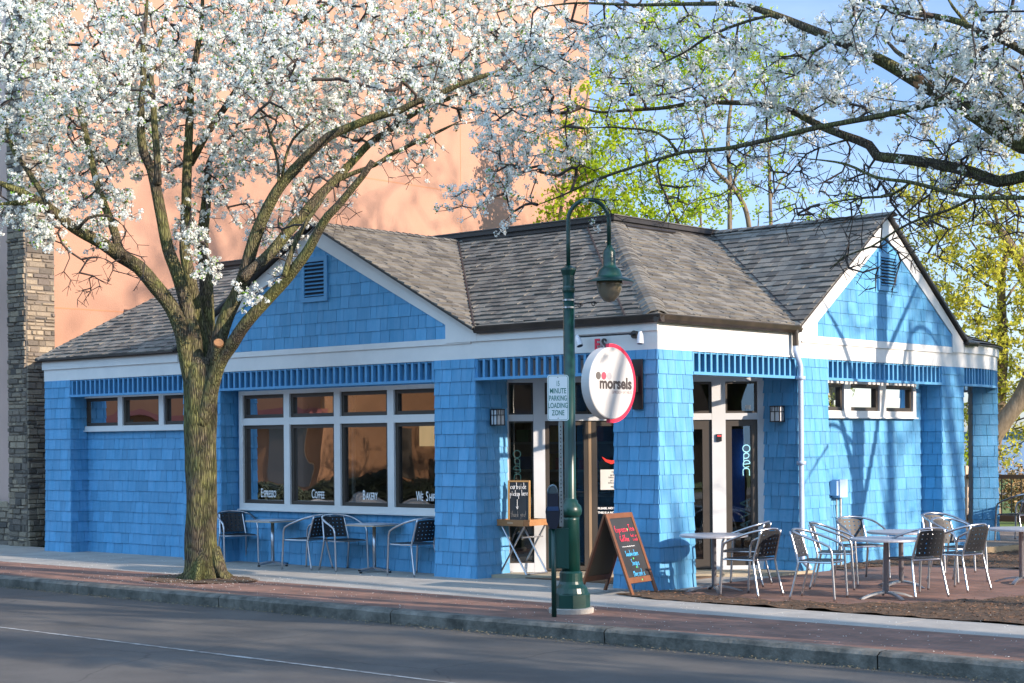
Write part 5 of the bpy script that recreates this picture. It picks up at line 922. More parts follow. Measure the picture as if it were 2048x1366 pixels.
for i,(x,y,rz,sc) in enumerate([(15,29,1.0,1.0),(23,35,3.0,1.1),(9,36,4.4,1.0),(30,30,5.4,1.2)]):
    dup(willow, (x,y,0), rz, sc, label=['olive yellow tree on the lakeside lawn, out to the right','olive yellow tree further along the lawn','olive yellow tree near the lake shore','olive yellow tree far along the lake shore'][i])
# tall bare trees further right: their long soft shadows reach the roof and the peach wall
def bare_copy(src, loc, rz, sc, lab, keep=('trunk','twigs')):
    r = src.copy(); C.objects.link(r); r.location = loc; r.rotation_euler = (0,0,rz); r.scale = (sc,)*3; r['label'] = lab; r['group'] = 'tall bare trees in the park'
    for ch in src.children:
        if ch.name.startswith(keep): c = ch.copy(); C.objects.link(c); c.parent = r
    r.name = 'bare_tree'
bare_copy(tr1, (12,12.6,0), .8, 1.9, 'tall bare tree in the park to the right, nearest the cafe')
bare_copy(tr2, (19,-.8,0), .5, 1.5, 'wide bare tree near the kerb, out to the right', keep=('trunk',))
bare_copy(tr1, (24,11.5,0), 2.9, 2.1, 'tall bare tree in the park, set back towards the lake')
t = thing('hedge', 'unseen dark hedge added across the street to darken the lower window reflections', 'hedge', (-26,-18,0))  # unseen hedge, added so the window reflections turn dark at the bottom
k = 22000; c = np.stack([nrng.uniform(-27.2,-26.2,k), nrng.uniform(-30,-15,k), nrng.uniform(0,1.0,k)*(.75+.35*np.sin(np.arange(k)*0))],1); c[:,2] *= .8+.35*np.sin(c[:,1]*2.1)*np.cos(c[:,1]*.9); a = nrng.normal(size=(k,3)); a /= np.linalg.norm(a,axis=1)[:,None]; e = np.cross(a, nrng.normal(size=(k,3))); e /= np.linalg.norm(e,axis=1)[:,None]
V = np.stack([c-a*.055, c-e*.04, c+a*.055, c+e*.04],1).reshape(-1,3)-np.array([-26,-18,0]); np_mesh('leaves', V, np.arange(len(V)), 4, mat('hedge_leaf', (.012,.02,.01), .9, island=.4), t)
# ================================================================== STREET FURNITURE
L0 = (.757,-2.63,0)
lp = thing('street_lamp', 'dark green street lamp with fluted column, swan neck arm and bell shade', 'street lamp', L0)
b = MB(); b.lathe([(.24,-.02),(.245,.05),(.23,.058)], L0, 28); b.build('concrete_pad', CONC, lp)
b = MB(); b.lathe([(.205,.058),(.205,.20),(.195,.215)], L0, 8); b.lathe([(.19,.2151),(.175,.27),(.135,.31),(.125,.34),(.125,.43),(.105,.45)], L0, 24); b.build('base', GREEN, lp)
b = MB(); b.lathe([(.098,.4501),(.092,1.00),(.095,1.03)], L0, 28, rib=.035); b.lathe([(.095,1.031),(.118,1.06),(.125,1.10),(.115,1.15),(.085,1.18),(.08,1.21),(.068,1.215),(.062,1.24),(.062,3.45)], L0, 24); b.build('column', GREEN, lp, smooth=True)
b = MB(); b.lathe([(.064,3.4501),(.07,3.47),(.07,3.5),(.062,3.52),(.064,3.63),(.085,3.69),(.085,3.71),(.05,3.73),(.035,3.74)], L0, 20); b.build('collar', GREEN, lp)
ad = Vector((.75,.66,0)).normalized(); b = MB(); q = Vector(L0); Rr = .22
pts = [q+Z_*3.735, q+Z_*4.0, q+Z_*4.2]+[q+ad*(Rr-Rr*math.cos(a))+Z_*(4.22+Rr*math.sin(a)*1.05) for a in [math.pi*k/14 for k in range(1,14)]]+[q+ad*.44+Z_*4.2, q+ad*.44+Z_*3.96]
b.tube(pts, .023, 12); b.build('arm', GREEN, lp, smooth=True)
hc = q+ad*.44
b = MB(); b.lathe([(.028,3.96),(.04,3.93),(.065,3.90),(.07,3.87),(.07,3.74),(.085,3.72),(.12,3.69),(.14,3.63),(.15,3.61),(.20,3.60),(.265,3.565),(.27,3.552),(.26,3.552),(.14,3.585)], hc, 32); b.build('lamp_shade', GREEN, lp, smooth=True)
b = MB(); b.lathe([(.138,3.58),(.14,3.54),(.132,3.48),(.105,3.41),(.06,3.355),(.012,3.34)], hc, 28); b.build('globe', mat('milky_globe', (.17,.14,.10), .25, var=.1), lp, smooth=True)
b = MB(); [b.lathe([(.066,z),(.067,z+.018)], L0, 20) for z in (3.28,3.36)]; b.build('steel_band', ALU, lp)
b = MB()
S_ = lambda cx, cz, r0, turns, n=18: [q+ad*(cx+(r0*(1-k/n*.75))*math.cos(turns*k/n*6.28))+Z_*(cz+(r0*(1-k/n*.75))*math.sin(turns*k/n*6.28)) for k in range(n+1)]
b.tube([q+ad*.06+Z_*3.34, q+ad*.13+Z_*3.32, q+ad*.2+Z_*3.34, q+ad*.27+Z_*3.35]+S_(.27,.0+3.325,.03,1.2), .006, 5); b.tube([q+ad*.06+Z_*3.30]+S_(.12,3.31,.03,1.3), .005, 5); b.build('scroll_bracket', BLACK, lp)
# parking meter with the loading zone sign on its post
M0 = Vector((.91,-3.10,0)); mt = thing('parking_meter', 'dark parking meter on a green pole at the kerb left of the street lamp', 'parking meter', M0)
b = MB(); b.tube([M0-Z_*.02, M0+Z_*1.0], .027, 14); b.build('pole', GREEN, mt, smooth=True)
vr = Vector((math.cos(-.723), -math.sin(-.723), 0)); vf = Vector((math.sin(-.723), math.cos(-.723), 0))
b = MB(); c = M0-vr*.005
prof = [(-.035,.93),(.035,.93),(.065,1.0),(.078,1.11),(.07,1.15),(.058,1.17),(.058,1.30),(-.058,1.30),(-.058,1.17),(-.07,1.15),(-.078,1.11),(-.065,1.0)]
b.prism([c+vr*x+Z_*z-vf*.055 for x,z in prof], vf*.11); b.build('meter_head', mat('meter_paint', (.012,.016,.03), .3), mt)
b = MB(); b.tube([c+vr*(.047*math.cos(a))+Z_*(1.30+.085*math.sin(a)) for a in [math.pi*k/12 for k in range(13)]], .014, 8); b.prism([c+vr*(.04*math.cos(a))+Z_*(1.301+.075*math.sin(a))-vf*.03 for a in [math.pi*k/12 for k in range(13)]], vf*.06); b.build('dome', mat('meter_window', (.12,.16,.18), .1, metal=.5), mt)
b = MB(); b.prism([c+vr*x+Z_*z-vf*.056 for x,z in [(-.062,1.12),(.062,1.12),(.055,1.165),(-.055,1.165)]], -vf*.006); b.build('coin_plate', mat('meter_plate', (.02,.05,.12), .3), mt)
b = MB(); b.obox(M0+vr*.055+Z_*.72+vf*.05, vr, vf, Z_, .105, .045, .21); b.obox(M0+vr*.055+Z_*.72+vf*.002, vr, vf, Z_, .06, .003, .20); b.build('post_sleeve', GREEN_D, mt)
ps = thing('parking_sign', 'white metal sign reading 15 minute parking loading zone in green letters', 'sign', M0+vr*.085+vf*.04)
S0_ = M0+vr*.085+vf*.04
b = MB(); b.obox(S0_+Z_*1.75, vr, vf, Z_, .016, .003, .80); [b.obox(S0_+Z_*1.75+vr*.018*s+vf*-.008, vr, vf, Z_, .003, .010, .80) for s in (-1,1)]; pp = b.build('post', STEEL, ps)
b = MB(); [b.obox(S0_+Z_*(1.0+i*.04)-vf*.0035, vr, vf, Z_, .005, .001, .007) for i in range(26)]; b.build('post_holes', BLACK, pp)
un = Vector((.82,.57,0)).normalized(); sn = un.cross(Z_); sc_ = S0_+Z_*2.305-vr*.022+sn*.025
def rrect(w, h, r, n=6):
    P = []
    for cx,cz,a0 in ((w-r,h-r,0),(-w+r,h-r,90),(-w+r,-h+r,180),(w-r,-h+r,270)):
        P += [(cx+r*math.cos(R(a0+90*k/n)), cz+r*math.sin(R(a0+90*k/n))) for k in range(n+1)]
    return P
b = MB(); b.prism([sc_+un*x+Z_*z for x,z in rrect(.112,.24,.025)], sn*.003); b.build('plate', mat('sign_white', (.74,.77,.78), .35), ps)
SG = mat('sign_green', (.01,.16,.12), .5); b = MB(); O_ = rrect(.104,.232,.02); I_ = rrect(.100,.228,.018); n_ = len(O_)
b.add([sc_+un*x+Z_*z+sn*.0036 for x,z in O_]+[sc_+un*x+Z_*z+sn*.0036 for x,z in I_], [(i,(i+1)%n_,n_+(i+1)%n_,n_+i) for i in range(n_)])
for i,(w_,x_) in enumerate((('15',.5),('MINUTE',.62),('PARKING',.58),('LOADING',.60),('ZONE',.62))): text_mb(b, w_, sc_+un*.0+Z_*(.125-i*.077)+sn*.004, un, Z_, .078, .0006, .0008, xs=x_)
b.build('lettering', SG, ps)
b = MB(); [b.lathe([(.006,-.002),(.006,.004)], sc_+Z_*z+sn*.004, 8) for z in (.215,-.215)]; b.build('bolt', BLACK, ps)

# round projecting sign
sg = thing('round_sign', 'round white projecting shop sign with three dots and the word morsels', 'sign', (-.46,-.06,2.55))
cy, cz, rr_ = -.615, 2.545, .435; SX = -.30
b = MB(); b.lathe([(rr_-.01,-.07),(rr_,-.06),(rr_,.06),(rr_-.01,.07)], (SX,cy,cz), 64, axis='x'); b.build('sign_box', mat('sign_acrylic', (.50,.50,.50), .4), sg)
b = MB(); n_ = 40; out = []; inn = []
for k in range(n_+1):
    a = R(96-192*k/n_); out.append((min(cy+.02+(rr_+.04)*math.cos(a),-.06), cz+(rr_+.045)*math.sin(a))); inn.append((cy+.01+(rr_-.03)*math.cos(a), cz+(rr_-.03)*math.sin(a)))
for i in range(n_): b.prism([(-.30,)+out[i],(-.30,)+out[i+1],(-.30,)+inn[i+1],(-.30,)+inn[i]], (.05,0,0))
b.build('red_rim', mat('sign_red', (.72,.03,.075), .4), sg)
b = MB(); b.box(-.36,-.205,-.052,-.027,cz-.31,cz+.31); b.box(-.34,-.26,-.17,-.0525,cz-.1,cz+.1); b.build('mounting_plate', BLACK, sg)
FX = SX+.0705
for y,cn,c_ in ((cy-.27,'grey_dot',(.10,.09,.085)),(cy-.165,'red_dot',(.62,.06,.10)),(cy-.06,'silver_dot',(.33,.33,.36))):
    b = MB(); b.lathe([(.047,0),(.047,.0025)], (FX,y,cz+.085), 24, axis='x'); b.build(cn, mat(cn, c_, .5), sg)
b = MB(); text_mb(b, 'morsels', (FX,cy+.385,cz-.065), (0,1,0), Z_, .19, .001, .0075, xs=1.05, align='RIGHT'); b.build('lettering', mat('sign_charcoal', (.045,.035,.035), .5), sg)
b = MB(); text_mb(b, 'ESPRESSO + EATABLES', (FX,cy+.385,cz-.125), (0,1,0), Z_, .05, .001, .0, xs=.8, align='RIGHT'); b.build('small_lettering', mat('sign_small_grey', (.22,.15,.15), .5), sg)
# letters on the fascia behind the disc
fs = thing('fascia_letters', 'red E and dark S letters mounted on the white fascia above the round sign', 'sign letters', (-.98,-.04,3.04))
b = MB(); text_mb(b, 'E', (-.95,-.05,3.0), X_, Z_, .19, .008, .006, xs=.9, align='LEFT'); b.build('letter_e', mat('sign_red', (.72,.03,.075), .4), fs)
b = MB(); text_mb(b, 'S', (-.835,-.05,3.0), X_, Z_, .19, .008, .005, xs=.9, align='LEFT'); b.build('letter_s', mat('sign_charcoal', (.045,.035,.035), .5), fs)
# spotlight bar
sp = thing('spotlight_bar', 'black bar with two small white spotlights above the round sign', 'spotlight', (-.4,-.04,3.12))
b = MB(); b.lathe([(.05,-.036),(.05,0)], (-.31,-.04,3.16), 20, axis='x'); b.v = [(-.31+(y+.04), -.04+(x+.31)*1.0, z) for x,y,z in b.v]; b.build('mount', GUTTER, sp)
b = MB(); b.tube([(-.31,-.075,3.16),(-.31,-.16,3.16)], .012, 8); b.tube([(-1.16,-.16,3.165),(-.20,-.16,3.165)], .011, 8); b.build('bar', BLACK, sp)
for x, dx in ((-1.13,.10),(-.13,.02)):
    b = MB(); P = Vector((x,-.18,3.18)); d = Vector((dx,-.03,-.2)).normalized(); b.tube([P, P+d*.03, P+d*.04, P+d*.15], [.022,.03,.036,.042], 16); sh = b.build('spotlight_head', mat('spot_white', (.62,.63,.66), .4), sp)
    b = MB(); b.tube([P+d*.151, P+d*.153], .036, 16); b.build('lens', BLACK, sh)
# wall lanterns
def lantern(loc, u, n, lab):
    t = thing('wall_lantern', lab, 'wall lamp', loc, 'square lanterns beside the entrance'); O = Vector(loc); u = Vector(u); n = Vector(n)
    b = MB(); b.obox(O+n*.01, u, n, Z_, .06, .01, .09)
    for a in (-.075,.075):
        for d in (.03,.14): b.obox(O+u*a+n*d, u, n, Z_, .006,.006,.11)
    for z in (-.105,.105): b.obox(O+n*.085+Z_*z, u, n, Z_, .083,.065,.007)
    b.obox(O+n*.146+Z_*.03, u, n, Z_, .075,.004,.005); b.obox(O+n*.146, u, n, Z_, .005,.0038,.1); b.obox(O+u*-.045+n*.1461+Z_*.065, u, n, Z_, .003,.003,.035); b.obox(O+u*.045+n*.1461+Z_*.065, u, n, Z_, .003,.003,.035)
    for a in (-.081,.081): b.obox(O+u*a+n*.085+Z_*.03, n, u, Z_, .055,.003,.005); b.obox(O+u*a+n*.085, n, u, Z_, .005,.003,.1)
    b.build('lamp_frame', BLACK, t)
    b = MB(); b.obox(O+n*.085, u, n, Z_, .069,.056,.097); b.build('glass', mat('lantern_glass', (.62,.64,.66), .3), t)
lantern((-3.03,.33,2.18), Y_, X_, 'small black and white wall lantern left of the glass entrance')
lantern((-.27,3.20,2.20), X_, -Y_, 'small black and white wall lantern right of the entrance under the frieze')
# meter box on the right wall
mb_ = thing('electric_box', 'blue painted electric meter box with conduit on the right shingled wall', 'meter box', (-.32,4.76,.0))
b = MB(); b.box(-.33,-.2,4.66,4.88,1.0,1.26); b.build('box', mat('meter_box_paint', (.33,.47,.66), .5), mb_); b = MB(); b.box(-.33,-.22,4.60,4.655,1.03,1.24); b.build('side_latch', mat('meter_box_paint', (.33,.47,.66), .5), mb_); b = MB(); b.tube([(-.27,4.79,.999),(-.27,4.79,-.02)], .018, 8); b.tube([(-.29,4.72,1.0),(-.29,4.72,.3)], .008, 6); b.build('conduit', STEEL, mb_)

# A-frame chalkboard
af = thing('chalkboard_sign', 'folding wooden A-frame chalkboard with pink and blue chalk beside the corner pillar', 'sandwich board', (-.22,-.52,0))
FW = mat('stained_wood', (.20,.075,.03), .5, col2=(.13,.05,.02), vscale=6, stretch=(1,1,.2)); CH = mat('chalkboard', (.02,.022,.025), .6, var=.3, vscale=4)
uf = Vector((.0,1,0)); uf = Vector((-.10,1,0)).normalized(); nf = Vector((1,.10,0)).normalized()
T0 = Vector((-.20,-.56,.97)); F0 = T0+nf*.37-Z_*.965; B0 = T0-nf*.37-Z_*.965
def panel(top, bot, name, back):
    v = (top-bot).normalized(); n = uf.cross(v).normalized(); n = -n if back else n; hl = (top-bot).length
    b = MB()
    for s in (-1,1): b.obox((top+bot)/2+uf*s*.275, uf, v, n, .025, hl/2, .012)
    b.obox(top-v*.03, uf, v, n, .2495, .03, .011); b.obox(bot+v*.19, uf, v, n, .2495, .035, .011); fo = b.build(name, FW, af)
    b = MB(); b.obox(bot+v*(.225+(hl-.285)/2), uf, v, n, .2495, (hl-.285)/2-.0005, .005); b.build('chalk_panel', CH if not back else mat('panel_back', (.10,.075,.045), .8), fo); return v, n, fo, hl
v, n, fo, hl = panel(T0, F0, 'front_frame', False); panel(T0-nf*.012, B0, 'rear_frame', True)
PK = mat('pink_chalk', (.80,.06,.12), .9); BC = mat('blue_chalk', (.10,.50,.85), .9); GC = mat('green_chalk', (.15,.75,.25), .9); WC = mat('white_chalk', (.75,.75,.75), .9)
TL = lambda x, d: T0+n*.0075+uf*x-v*d
b = MB(); chalk(b, 'Espresso', TL(-.21,.24), uf, v, .085, .0035, xs=.62); chalk(b, 'Tea', TL(.10,.235), uf, v, .085, .0035, xs=.7); chalk(b, 'Coffee', TL(-.16,.36), uf, v, .08, .004, xs=.62); chalk(b, 'hot or', TL(.10,.31), uf, v, .04, .0025, xs=.9); chalk(b, 'iced', TL(.12,.36), uf, v, .045, .003, xs=.9); b.build('pink_writing', PK, fo)
b = MB(); chalk(b, 'Sandwiches', TL(-.15,.545), uf, v, .075, .0035, xs=.56); chalk(b, 'Soups', TL(-.08,.665), uf, v, .085, .0035, xs=.6); chalk(b, 'Morsels', TL(-.11,.80), uf, v, .085, .0035, xs=.64); b.build('blue_writing', BC, fo)
b = MB(); chalk(b, '*', TL(.055,.225), uf, v, .05, .004); [chalk(b, '*', TL(x,d), uf, v, .045, .004) for x,d in ((-.02,.59),(-.01,.70),(.02,.86))]; b.build('green_writing', GC, fo)
b = MB(); chalk(b, '~~~~~~', TL(-.17,.44), uf, v, .07, .003); b.build('white_writing', WC, fo)

# folding tray table with a leaning chalkboard
tt = thing('folding_table', 'folding metal tray stand with wooden tray left of the entrance door', 'folding table', (-2.85,.62,0)); cx, cy_ = -2.79, .60; zt = .74
b = MB(); x0,x1,y0,y1 = cx-.24,cx+.22,cy_-.19,cy_+.32
b.box(x0,x1,y0,y1,zt-.03,zt-.02); b.box(x0,x1,y0-.015,y0,zt-.035,zt+.05); b.box(x0,x1,y1,y1+.015,zt-.035,zt+.05); b.box(x0-.015,x0,y0-.015,y1+.015,zt-.035,zt+.05); b.box(x1,x1+.015,y0-.015,y1+.015,zt-.035,zt+.05); b.build('tray', mat('tray_wood', (.42,.20,.08), .5, col2=(.3,.14,.05), vscale=5), tt)
b = MB(); b.box(cx-.05,cx+.05,y0-.018,y0-.0155,zt-.005,zt+.018); b.build('tray_handle', mat('handle_tan', (.5,.33,.2), .5), tt)
for y in (y0+.04,y1-.04):
    b = MB(); b.tube([(x0+.04,y,zt-.04),(x1+.02,y,.05)], .013, 8); b.build('leg', ALU, tt); b = MB(); b.tube([(x1-.04,y+.03,zt-.04),(x0-.02,y+.03,.05)], .013, 8); b.build('leg', ALU, tt)
b = MB(); b.tube([(x1+.02,y0+.04,.06),(x1+.02,y1-.04,.06)], .011, 8); b.tube([(x0-.02,y0+.07,.06),(x0-.02,y1-.01,.06)], .011, 8); b.tube([(x1-.06,y0+.05,.55),(x1-.06,y1-.04,.55)], .011, 8); b.build('crossbar', ALU, tt)
cb = thing('table_chalkboard', 'small wood framed chalkboard reading curbside pickup here on the tray stand', 'chalkboard', (cx,cy_,zt-.02))
uu = Vector((.96,.28,0)).normalized(); vv = (Z_-uu.cross(Z_)*.0+Vector((-.28,.96,0))*.12-uu*.05).normalized(); nn = uu.cross(vv).normalized(); O = Vector((cx-.13,cy_-.10,zt-.018)); w_, h_ = .33, .60
b = MB(); P = lambda x,y,d=0: O+uu*x+vv*y+nn*d
for a0,a1,c0,c1 in ((0,w_,0,.022),(0,w_,h_-.022,h_),(0,.022,.0221,h_-.0221),(w_-.022,w_,.0221,h_-.0221)): b.prism([P(a0,c0,-.012),P(a1,c0,-.012),P(a1,c1,-.012),P(a0,c1,-.012)], nn*.022)
b.build('board_frame', mat('light_wood_frame', (.50,.26,.08), .5), cb)
b = MB(); b.prism([P(.0221,.0221,-.01),P(w_-.0221,.0221,-.01),P(w_-.0221,h_-.0221,-.01),P(.0221,h_-.0221,-.01)], nn*.012); b.build('chalk_panel', CH, cb)
b = MB(); chalk(b, 'curbside', P(.035,.48,.004), uu, vv, .09, .0035, xs=.50); chalk(b, 'pickup', P(.03,.385,.004), uu, vv, .085, .0032, xs=.44); chalk(b, 'here', P(.205,.39,.004), uu, vv, .085, .0032, xs=.43); chalk(b, '>', P(.12,.27,.004), uu, vv, .07, .0035); b.build('writing', WC, cb)
b = MB(); chalk(b, 'thank you!', P(.04,.10,.004), uu, vv, .085, .0018, xs=.43); b.build('faint_writing', mat('grey_chalk', (.2,.2,.2), .9), cb)

# ================================================================== TABLES AND CHAIRS
def make_chair():
    t = thing('patio_chair', '', 'chair', (0,0,0))
    P = lambda x, s, z: (x, s, z)
    left = [(.25,.27,0),(.225,.27,.43),(.215,.27,.56),(.19,.272,.615),(.12,.276,.65),(-.02,.278,.70),(-.15,.262,.745),(-.24,.20,.775),(-.285,.10,.79)]
    loop = left+[(-.30,0,.795)]+[(x,-y,z) for x,y,z in left[::-1]]
    S = smooth_path([(*p, .0125) for p in loop], .04); b = MB(); b.tube([tuple(q[:3]) for q in S], .0145, 8); b.build('arm_frame', ALU, t, smooth=True)
    for s in (1,-1):
        S = smooth_path([(-.29,.185*s,.78,.0),(-.255,.19*s,.66,0),(-.20,.205*s,.47,0),(-.19,.21*s,.42,0),(-.235,.225*s,.2,0),(-.285,.24*s,0,0)], .05); b = MB(); b.tube([tuple(q[:3]) for q in S], .0135, 8); b.build('rear_leg', ALU, t, smooth=True)
    ring = [(.21,.255),(.23,.15),(.235,0),(.23,-.15),(.21,-.255),(.0,-.25),(-.19,-.21),(-.2,0),(-.19,.21),(.0,.25),(.21,.255)]
    b = MB(); b.tube([(x,y,.43) for x,y in ring], .010, 6, cap=False); b.build('seat_rail', ALU, t)
    def lattice(fn, nu, nv, name):
        b = MB(); V = {}
        for i in range(2*nu+2):
            for j in range(2*nv+2): V[i,j] = len(b.v); w_ = lambda i, k: (i+(.22 if i % 2 else -.22)*(0 < i < 2*k+1))/(2*k+1); b.v.append(fn(w_(i,nu), w_(j,nv)))
        for i in range(2*nu+1):
            for j in range(2*nv+1):
                if i % 2 and j % 2: continue
                b.f.append((V[i,j],V[i+1,j],V[i+1,j+1],V[i,j+1]))
        o = b.build(name, BLACK_P, t); m = o.modifiers.new('s','SOLIDIFY'); m.thickness = .006; return o
    warp = lambda a, k: (math.floor(a*(2*k+1)+.5)+0)/(2*k+1)
    def bk(a, c):
        y = (a-.5)*.36; z = .475+c*.285; x = -.205-(z-.47)*.27-.022*(1-(2*a-1)**2); return (x, y, z+.012*(1-(2*a-1)**2)*c)
    lattice(bk, 5, 5, 'backrest')
    def st(a, c):
        y = (a-.5)*(.44+.03*c); x = -.185+c*.40; return (x, y, .437-.012*(1-(2*a-1)**2)*(1-(2*c-1)**2)*1.0+.004)
    lattice(st, 5, 7, 'seat')
    return t
BLACK_P = mat('black_seat_panel', (.018,.02,.024), .5, spec=.35)
proto = make_chair()
chairs = [(-8.12,.02,-22,'aluminium chair just right of the blossom tree trunk, its back to the wall'),
 (-6.33,-.12,188,'aluminium chair facing left under the Coffee window'),
 (-5.68,.0,-12,'aluminium chair under the window, second table, facing right'),
 (-4.22,-.02,176,'aluminium chair half hidden by the blue pillar under the We Ship window'),
 (.55,1.05,200,'aluminium chair behind the small table by the corner pillar, close to the entrance'),
 (1.28,.08,176,'aluminium chair in front at the small table beside the corner pillar'),
 (2.12,.22,15,'aluminium chair nearest the sidewalk facing the front round table from the left'),
 (1.66,1.35,25,'aluminium chair directly behind the frontmost left patio chair'),
 (1.25,2.7,-30,'aluminium chair against the sunlit wall behind the rear round table'),
 (2.95,.95,158,'aluminium chair right of the front round table with its back to the lake'),
 (2.98,1.98,172,'aluminium chair in the middle right of the patio facing left'),
 (2.45,3.0,-15,'aluminium chair at the right edge table facing right'),
 (1.65,4.3,-20,'aluminium chair nearest the wooden deck, in front of the end pillar'),
 (.05,10.0,168,'aluminium chair up on the wooden deck at the right edge')]
for i,(x,y,a,lab) in enumerate(chairs):
    z = .125 if y > 9 else (.03 if y > .3 and x > 0 else .012)
    if y < .2 and x < 0: z = .005
    if i == 0: proto.location = (x,y,z); proto.rotation_euler = (0,0,R(a)); proto['label'] = lab; proto['group'] = 'aluminium cafe chairs'; o = proto
    else: o = dup(proto, (x,y,z), R(a), label=lab)
def make_round():
    t = thing('round_table', '', 'table', (0,0,0)); b = MB(); b.lathe([(.40,.66),(.415,.665),(.415,.685),(.405,.69)], (0,0,0), 48); b.build('table_top', ALU_TOP, t)
    b = MB(); b.lathe([(.03,.05),(.03,.655),(.09,.659)], (0,0,0), 18); b.build('column', ALU_TOP, t, smooth=True)
    for a in range(4):
        d = Vector((math.cos(R(45+90*a)), math.sin(R(45+90*a)), 0)); s = Vector((-d.y,d.x,0)); b = MB()
        for k in range(8):
            r0, r1 = .03+k*.04, .03+(k+1)*.04; h = lambda r: .075-.07*(r/.35)**2.2
            b.add([d*r0+s*-.022+Z_*h(r0), d*r0+s*.022+Z_*h(r0), d*r1+s*.022+Z_*h(r1), d*r1+s*-.022+Z_*h(r1), d*r0+s*-.022+Z_*(h(r0)-.022), d*r0+s*.022+Z_*(h(r0)-.022), d*r1+s*.022+Z_*max(h(r1)-.022,0), d*r1+s*-.022+Z_*max(h(r1)-.022,0)], [(0,1,2,3),(7,6,5,4),(0,3,7,4),(1,5,6,2)])
        b.build('foot', mat('table_foot', (.35,.37,.4), .3, metal=.8), t)
    return t
rt = make_round()
tabs = [(.62,.27,'round metal table beside the corner pillar'),(2.70,.72,'frontmost round metal table in the middle of the patio'),(2.12,2.15,'round metal table behind the front one, near the sunlit wall'),(3.05,3.55,'round metal table cut by the right edge of the picture'),(.85,9.4,'round metal table on the wooden deck at the far right')]
for i,(x,y,lab) in enumerate(tabs):
    z = .125 if y > 9 else .012
    if i == 0: rt.location = (x,y,z); rt['label'] = lab; rt['group'] = 'round patio tables'
    else: dup(rt, (x,y,z), i*.3, label=lab)
def make_square():
    t = thing('square_table', '', 'table', (0,0,0)); b = MB(); b.box(-.29,.29,-.29,.29,.675,.69); b.build('table_top', ALU_TOP, t); b = MB(); b.box(-.295,.295,-.295,.295,.663,.6745); b.build('table_edge', mat('tan_table_edge', (.5,.4,.25), .4), t)
    b = MB(); b.lathe([(.026,.06),(.026,.66)], (0,0,0), 16); b.build('column', ALU, t, smooth=True)
    for a in range(4):
        d = Vector((math.cos(R(4+90*a)), math.sin(R(4+90*a)), 0)); s = Vector((-d.y,d.x,0)); b = MB()
        b.add([d*.02-s*.028+Z_*.075, d*.02+s*.028+Z_*.075, d*.30+s*.016+Z_*.03, d*.30-s*.016+Z_*.03, d*.02-s*.028+Z_*.045, d*.02+s*.028+Z_*.045, d*.30+s*.016+Z_*.015, d*.30-s*.016+Z_*.015], [(0,1,2,3),(7,6,5,4),(0,3,7,4),(1,5,6,2),(3,2,6,7)])
        f = b.build('foot', ALU, t); b = MB(); b.lathe([(.022,.0),(.022,.02),(.012,.03)], d*.29, 12); b.build('foot_cap', BLACK, f)
    return t
st_ = make_square(); st_.location = (-7.22,-.02,.005); st_.rotation_euler = (0,0,0); st_['label'] = 'square cafe table under the Espresso window'; st_['group'] = 'square tables under the window'
dup(st_, (-5.03,-.0,.005), 0, label='square cafe table under the Bakery window')

# ================================================================== DECK, RAILING, PARK
dk = thing('wooden_deck', 'low wooden deck beyond the right end of the cafe', 'deck', (-3,11,0)); DW = mat('deck_boards', (.30,.24,.19), .8, island=.2)
b = MB(); y = 8.17
while y < 14.0: b.box(-8,.25+ (y-8.17)*.12, y, y+.135, .075, .11); y += .142
b.build('deck_boards', DW, dk); b = MB(); b.prism([(.26,8.15,.0),(.96,14.0,.0),(1.0,14.0,0),(.30,8.15,0)], (0,0,.105)); b.box(-8,.25,8.152,8.168,0,.1); b.build('rim_board', mat('rim_wood', (.42,.30,.17), .8), dk)
rl_ = thing('deck_railing', 'brown wooden railing with thin dark bars at the back of the deck', 'railing', (-2,14,.11)); RW = mat('rail_wood', (.16,.09,.05), .7)
b = MB(); b.box(-8,2.5,13.94,14.06,1.05,1.13); b.box(-8,2.5,13.96,14.04,.22,.34); b.build('rail', RW, rl_)
for x in (-6.0,-2.87,-.2,2.3):
    b = MB(); b.box(x-.06,x+.06,13.93,14.07,.0,1.30); b.build('post', mat('weathered_post', (.42,.33,.25), .8) if x == -2.87 else RW, rl_)
for i in range(52):
    x = -7.9+i*.2
    b = MB(); b.box(x-.008,x+.008,13.99,14.01,.341,1.049); b.build('bar', BLACK, rl_)
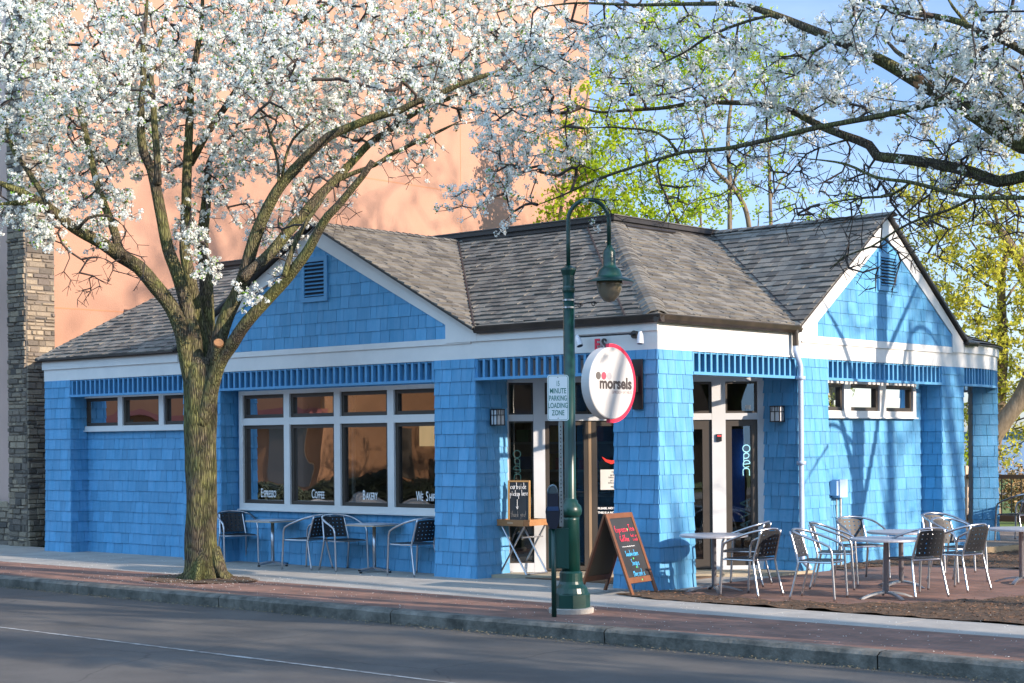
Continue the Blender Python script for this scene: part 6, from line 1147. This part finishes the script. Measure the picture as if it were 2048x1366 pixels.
# shrubs and reeds behind the porch
def shrub(x, y, r, h, n, lab, m=LEAF_W, stem=(.25,.17,.09), name='shrub'):
    t = thing(name, lab, 'shrub', (x,y,0)); b = MB(); tips = []
    for i in range(n):
        a = rng.uniform(0,6.28); d = r*rng.random()**.6; P0 = Vector((x+.3*d*math.cos(a), y+.3*d*math.sin(a), -.05)); P1 = Vector((x+d*math.cos(a), y+d*math.sin(a), h*rng.uniform(.5,1)))
        mid = P0.lerp(P1,.5)+Vector((rng.uniform(-.1,.1),rng.uniform(-.1,.1),.1)); b.tube([P0,mid,P1], [.012,.009,.004], 4); tips += [P1.lerp(mid, rng.random()) for _ in range(5)]
    b.v = [(p[0]-0,p[1]-0,p[2]) for p in b.v]; b.build('stems', mat('stem_%d' % int(stem[0]*100), stem, .9), t)
    cen = np.array([tuple(q) for q in tips]); per = 10; nn = len(cen)*per; c = np.repeat(cen,per,0)+nrng.normal(size=(nn,3))*.14
    a = nrng.normal(size=(nn,3)); a /= np.linalg.norm(a,axis=1)[:,None]; e = np.cross(a, nrng.normal(size=(nn,3))); e /= np.linalg.norm(e,axis=1)[:,None]; s = nrng.uniform(.03,.06,nn)[:,None]
    V = np.stack([c-a*s, c-e*s*.5, c+a*s, c+e*s*.5],1).reshape(-1,3)-np.array([x,y,0]); np_mesh('leaves', V, np.arange(len(V)), 4, m, t)
shrub(-4.6,16.2,.9,2.1,50,'tangled shrub with dry brown stems seen between the end columns', LEAF_Y)
shrub(-6.6,17.5,1.2,2.6,50,'taller tangled shrub behind the porch, left of the end column', LEAF_W)
shrub(-3.2,17.8,.8,1.2,40,'low dry shrub by the railing behind the end column', mat('dry_leaf', (.3,.2,.09), .9, island=.4))
# far shore across the lake
b = MB(); V = []; n_ = 160
for i in range(n_+1):
    x = -2600+i*24; hgt = 9+8*noise.noise(Vector((i*.13,0,0)))+3*noise.noise(Vector((i*.7,5,0))); V += [(x,1900,-2),(x,1900,hgt),(x,2000,hgt*.9),(x,2000,-2)]
b.add(V, [(i*4+j,i*4+j+1,i*4+5+j,i*4+4+j) for i in range(n_) for j in range(3)]); o = b.build('far_shore', mat('far_shore_green', (.10,.15,.16), .9)); o['kind'] = 'structure'
for o in bpy.data.objects:
    if '_w' in o: del o['_w']
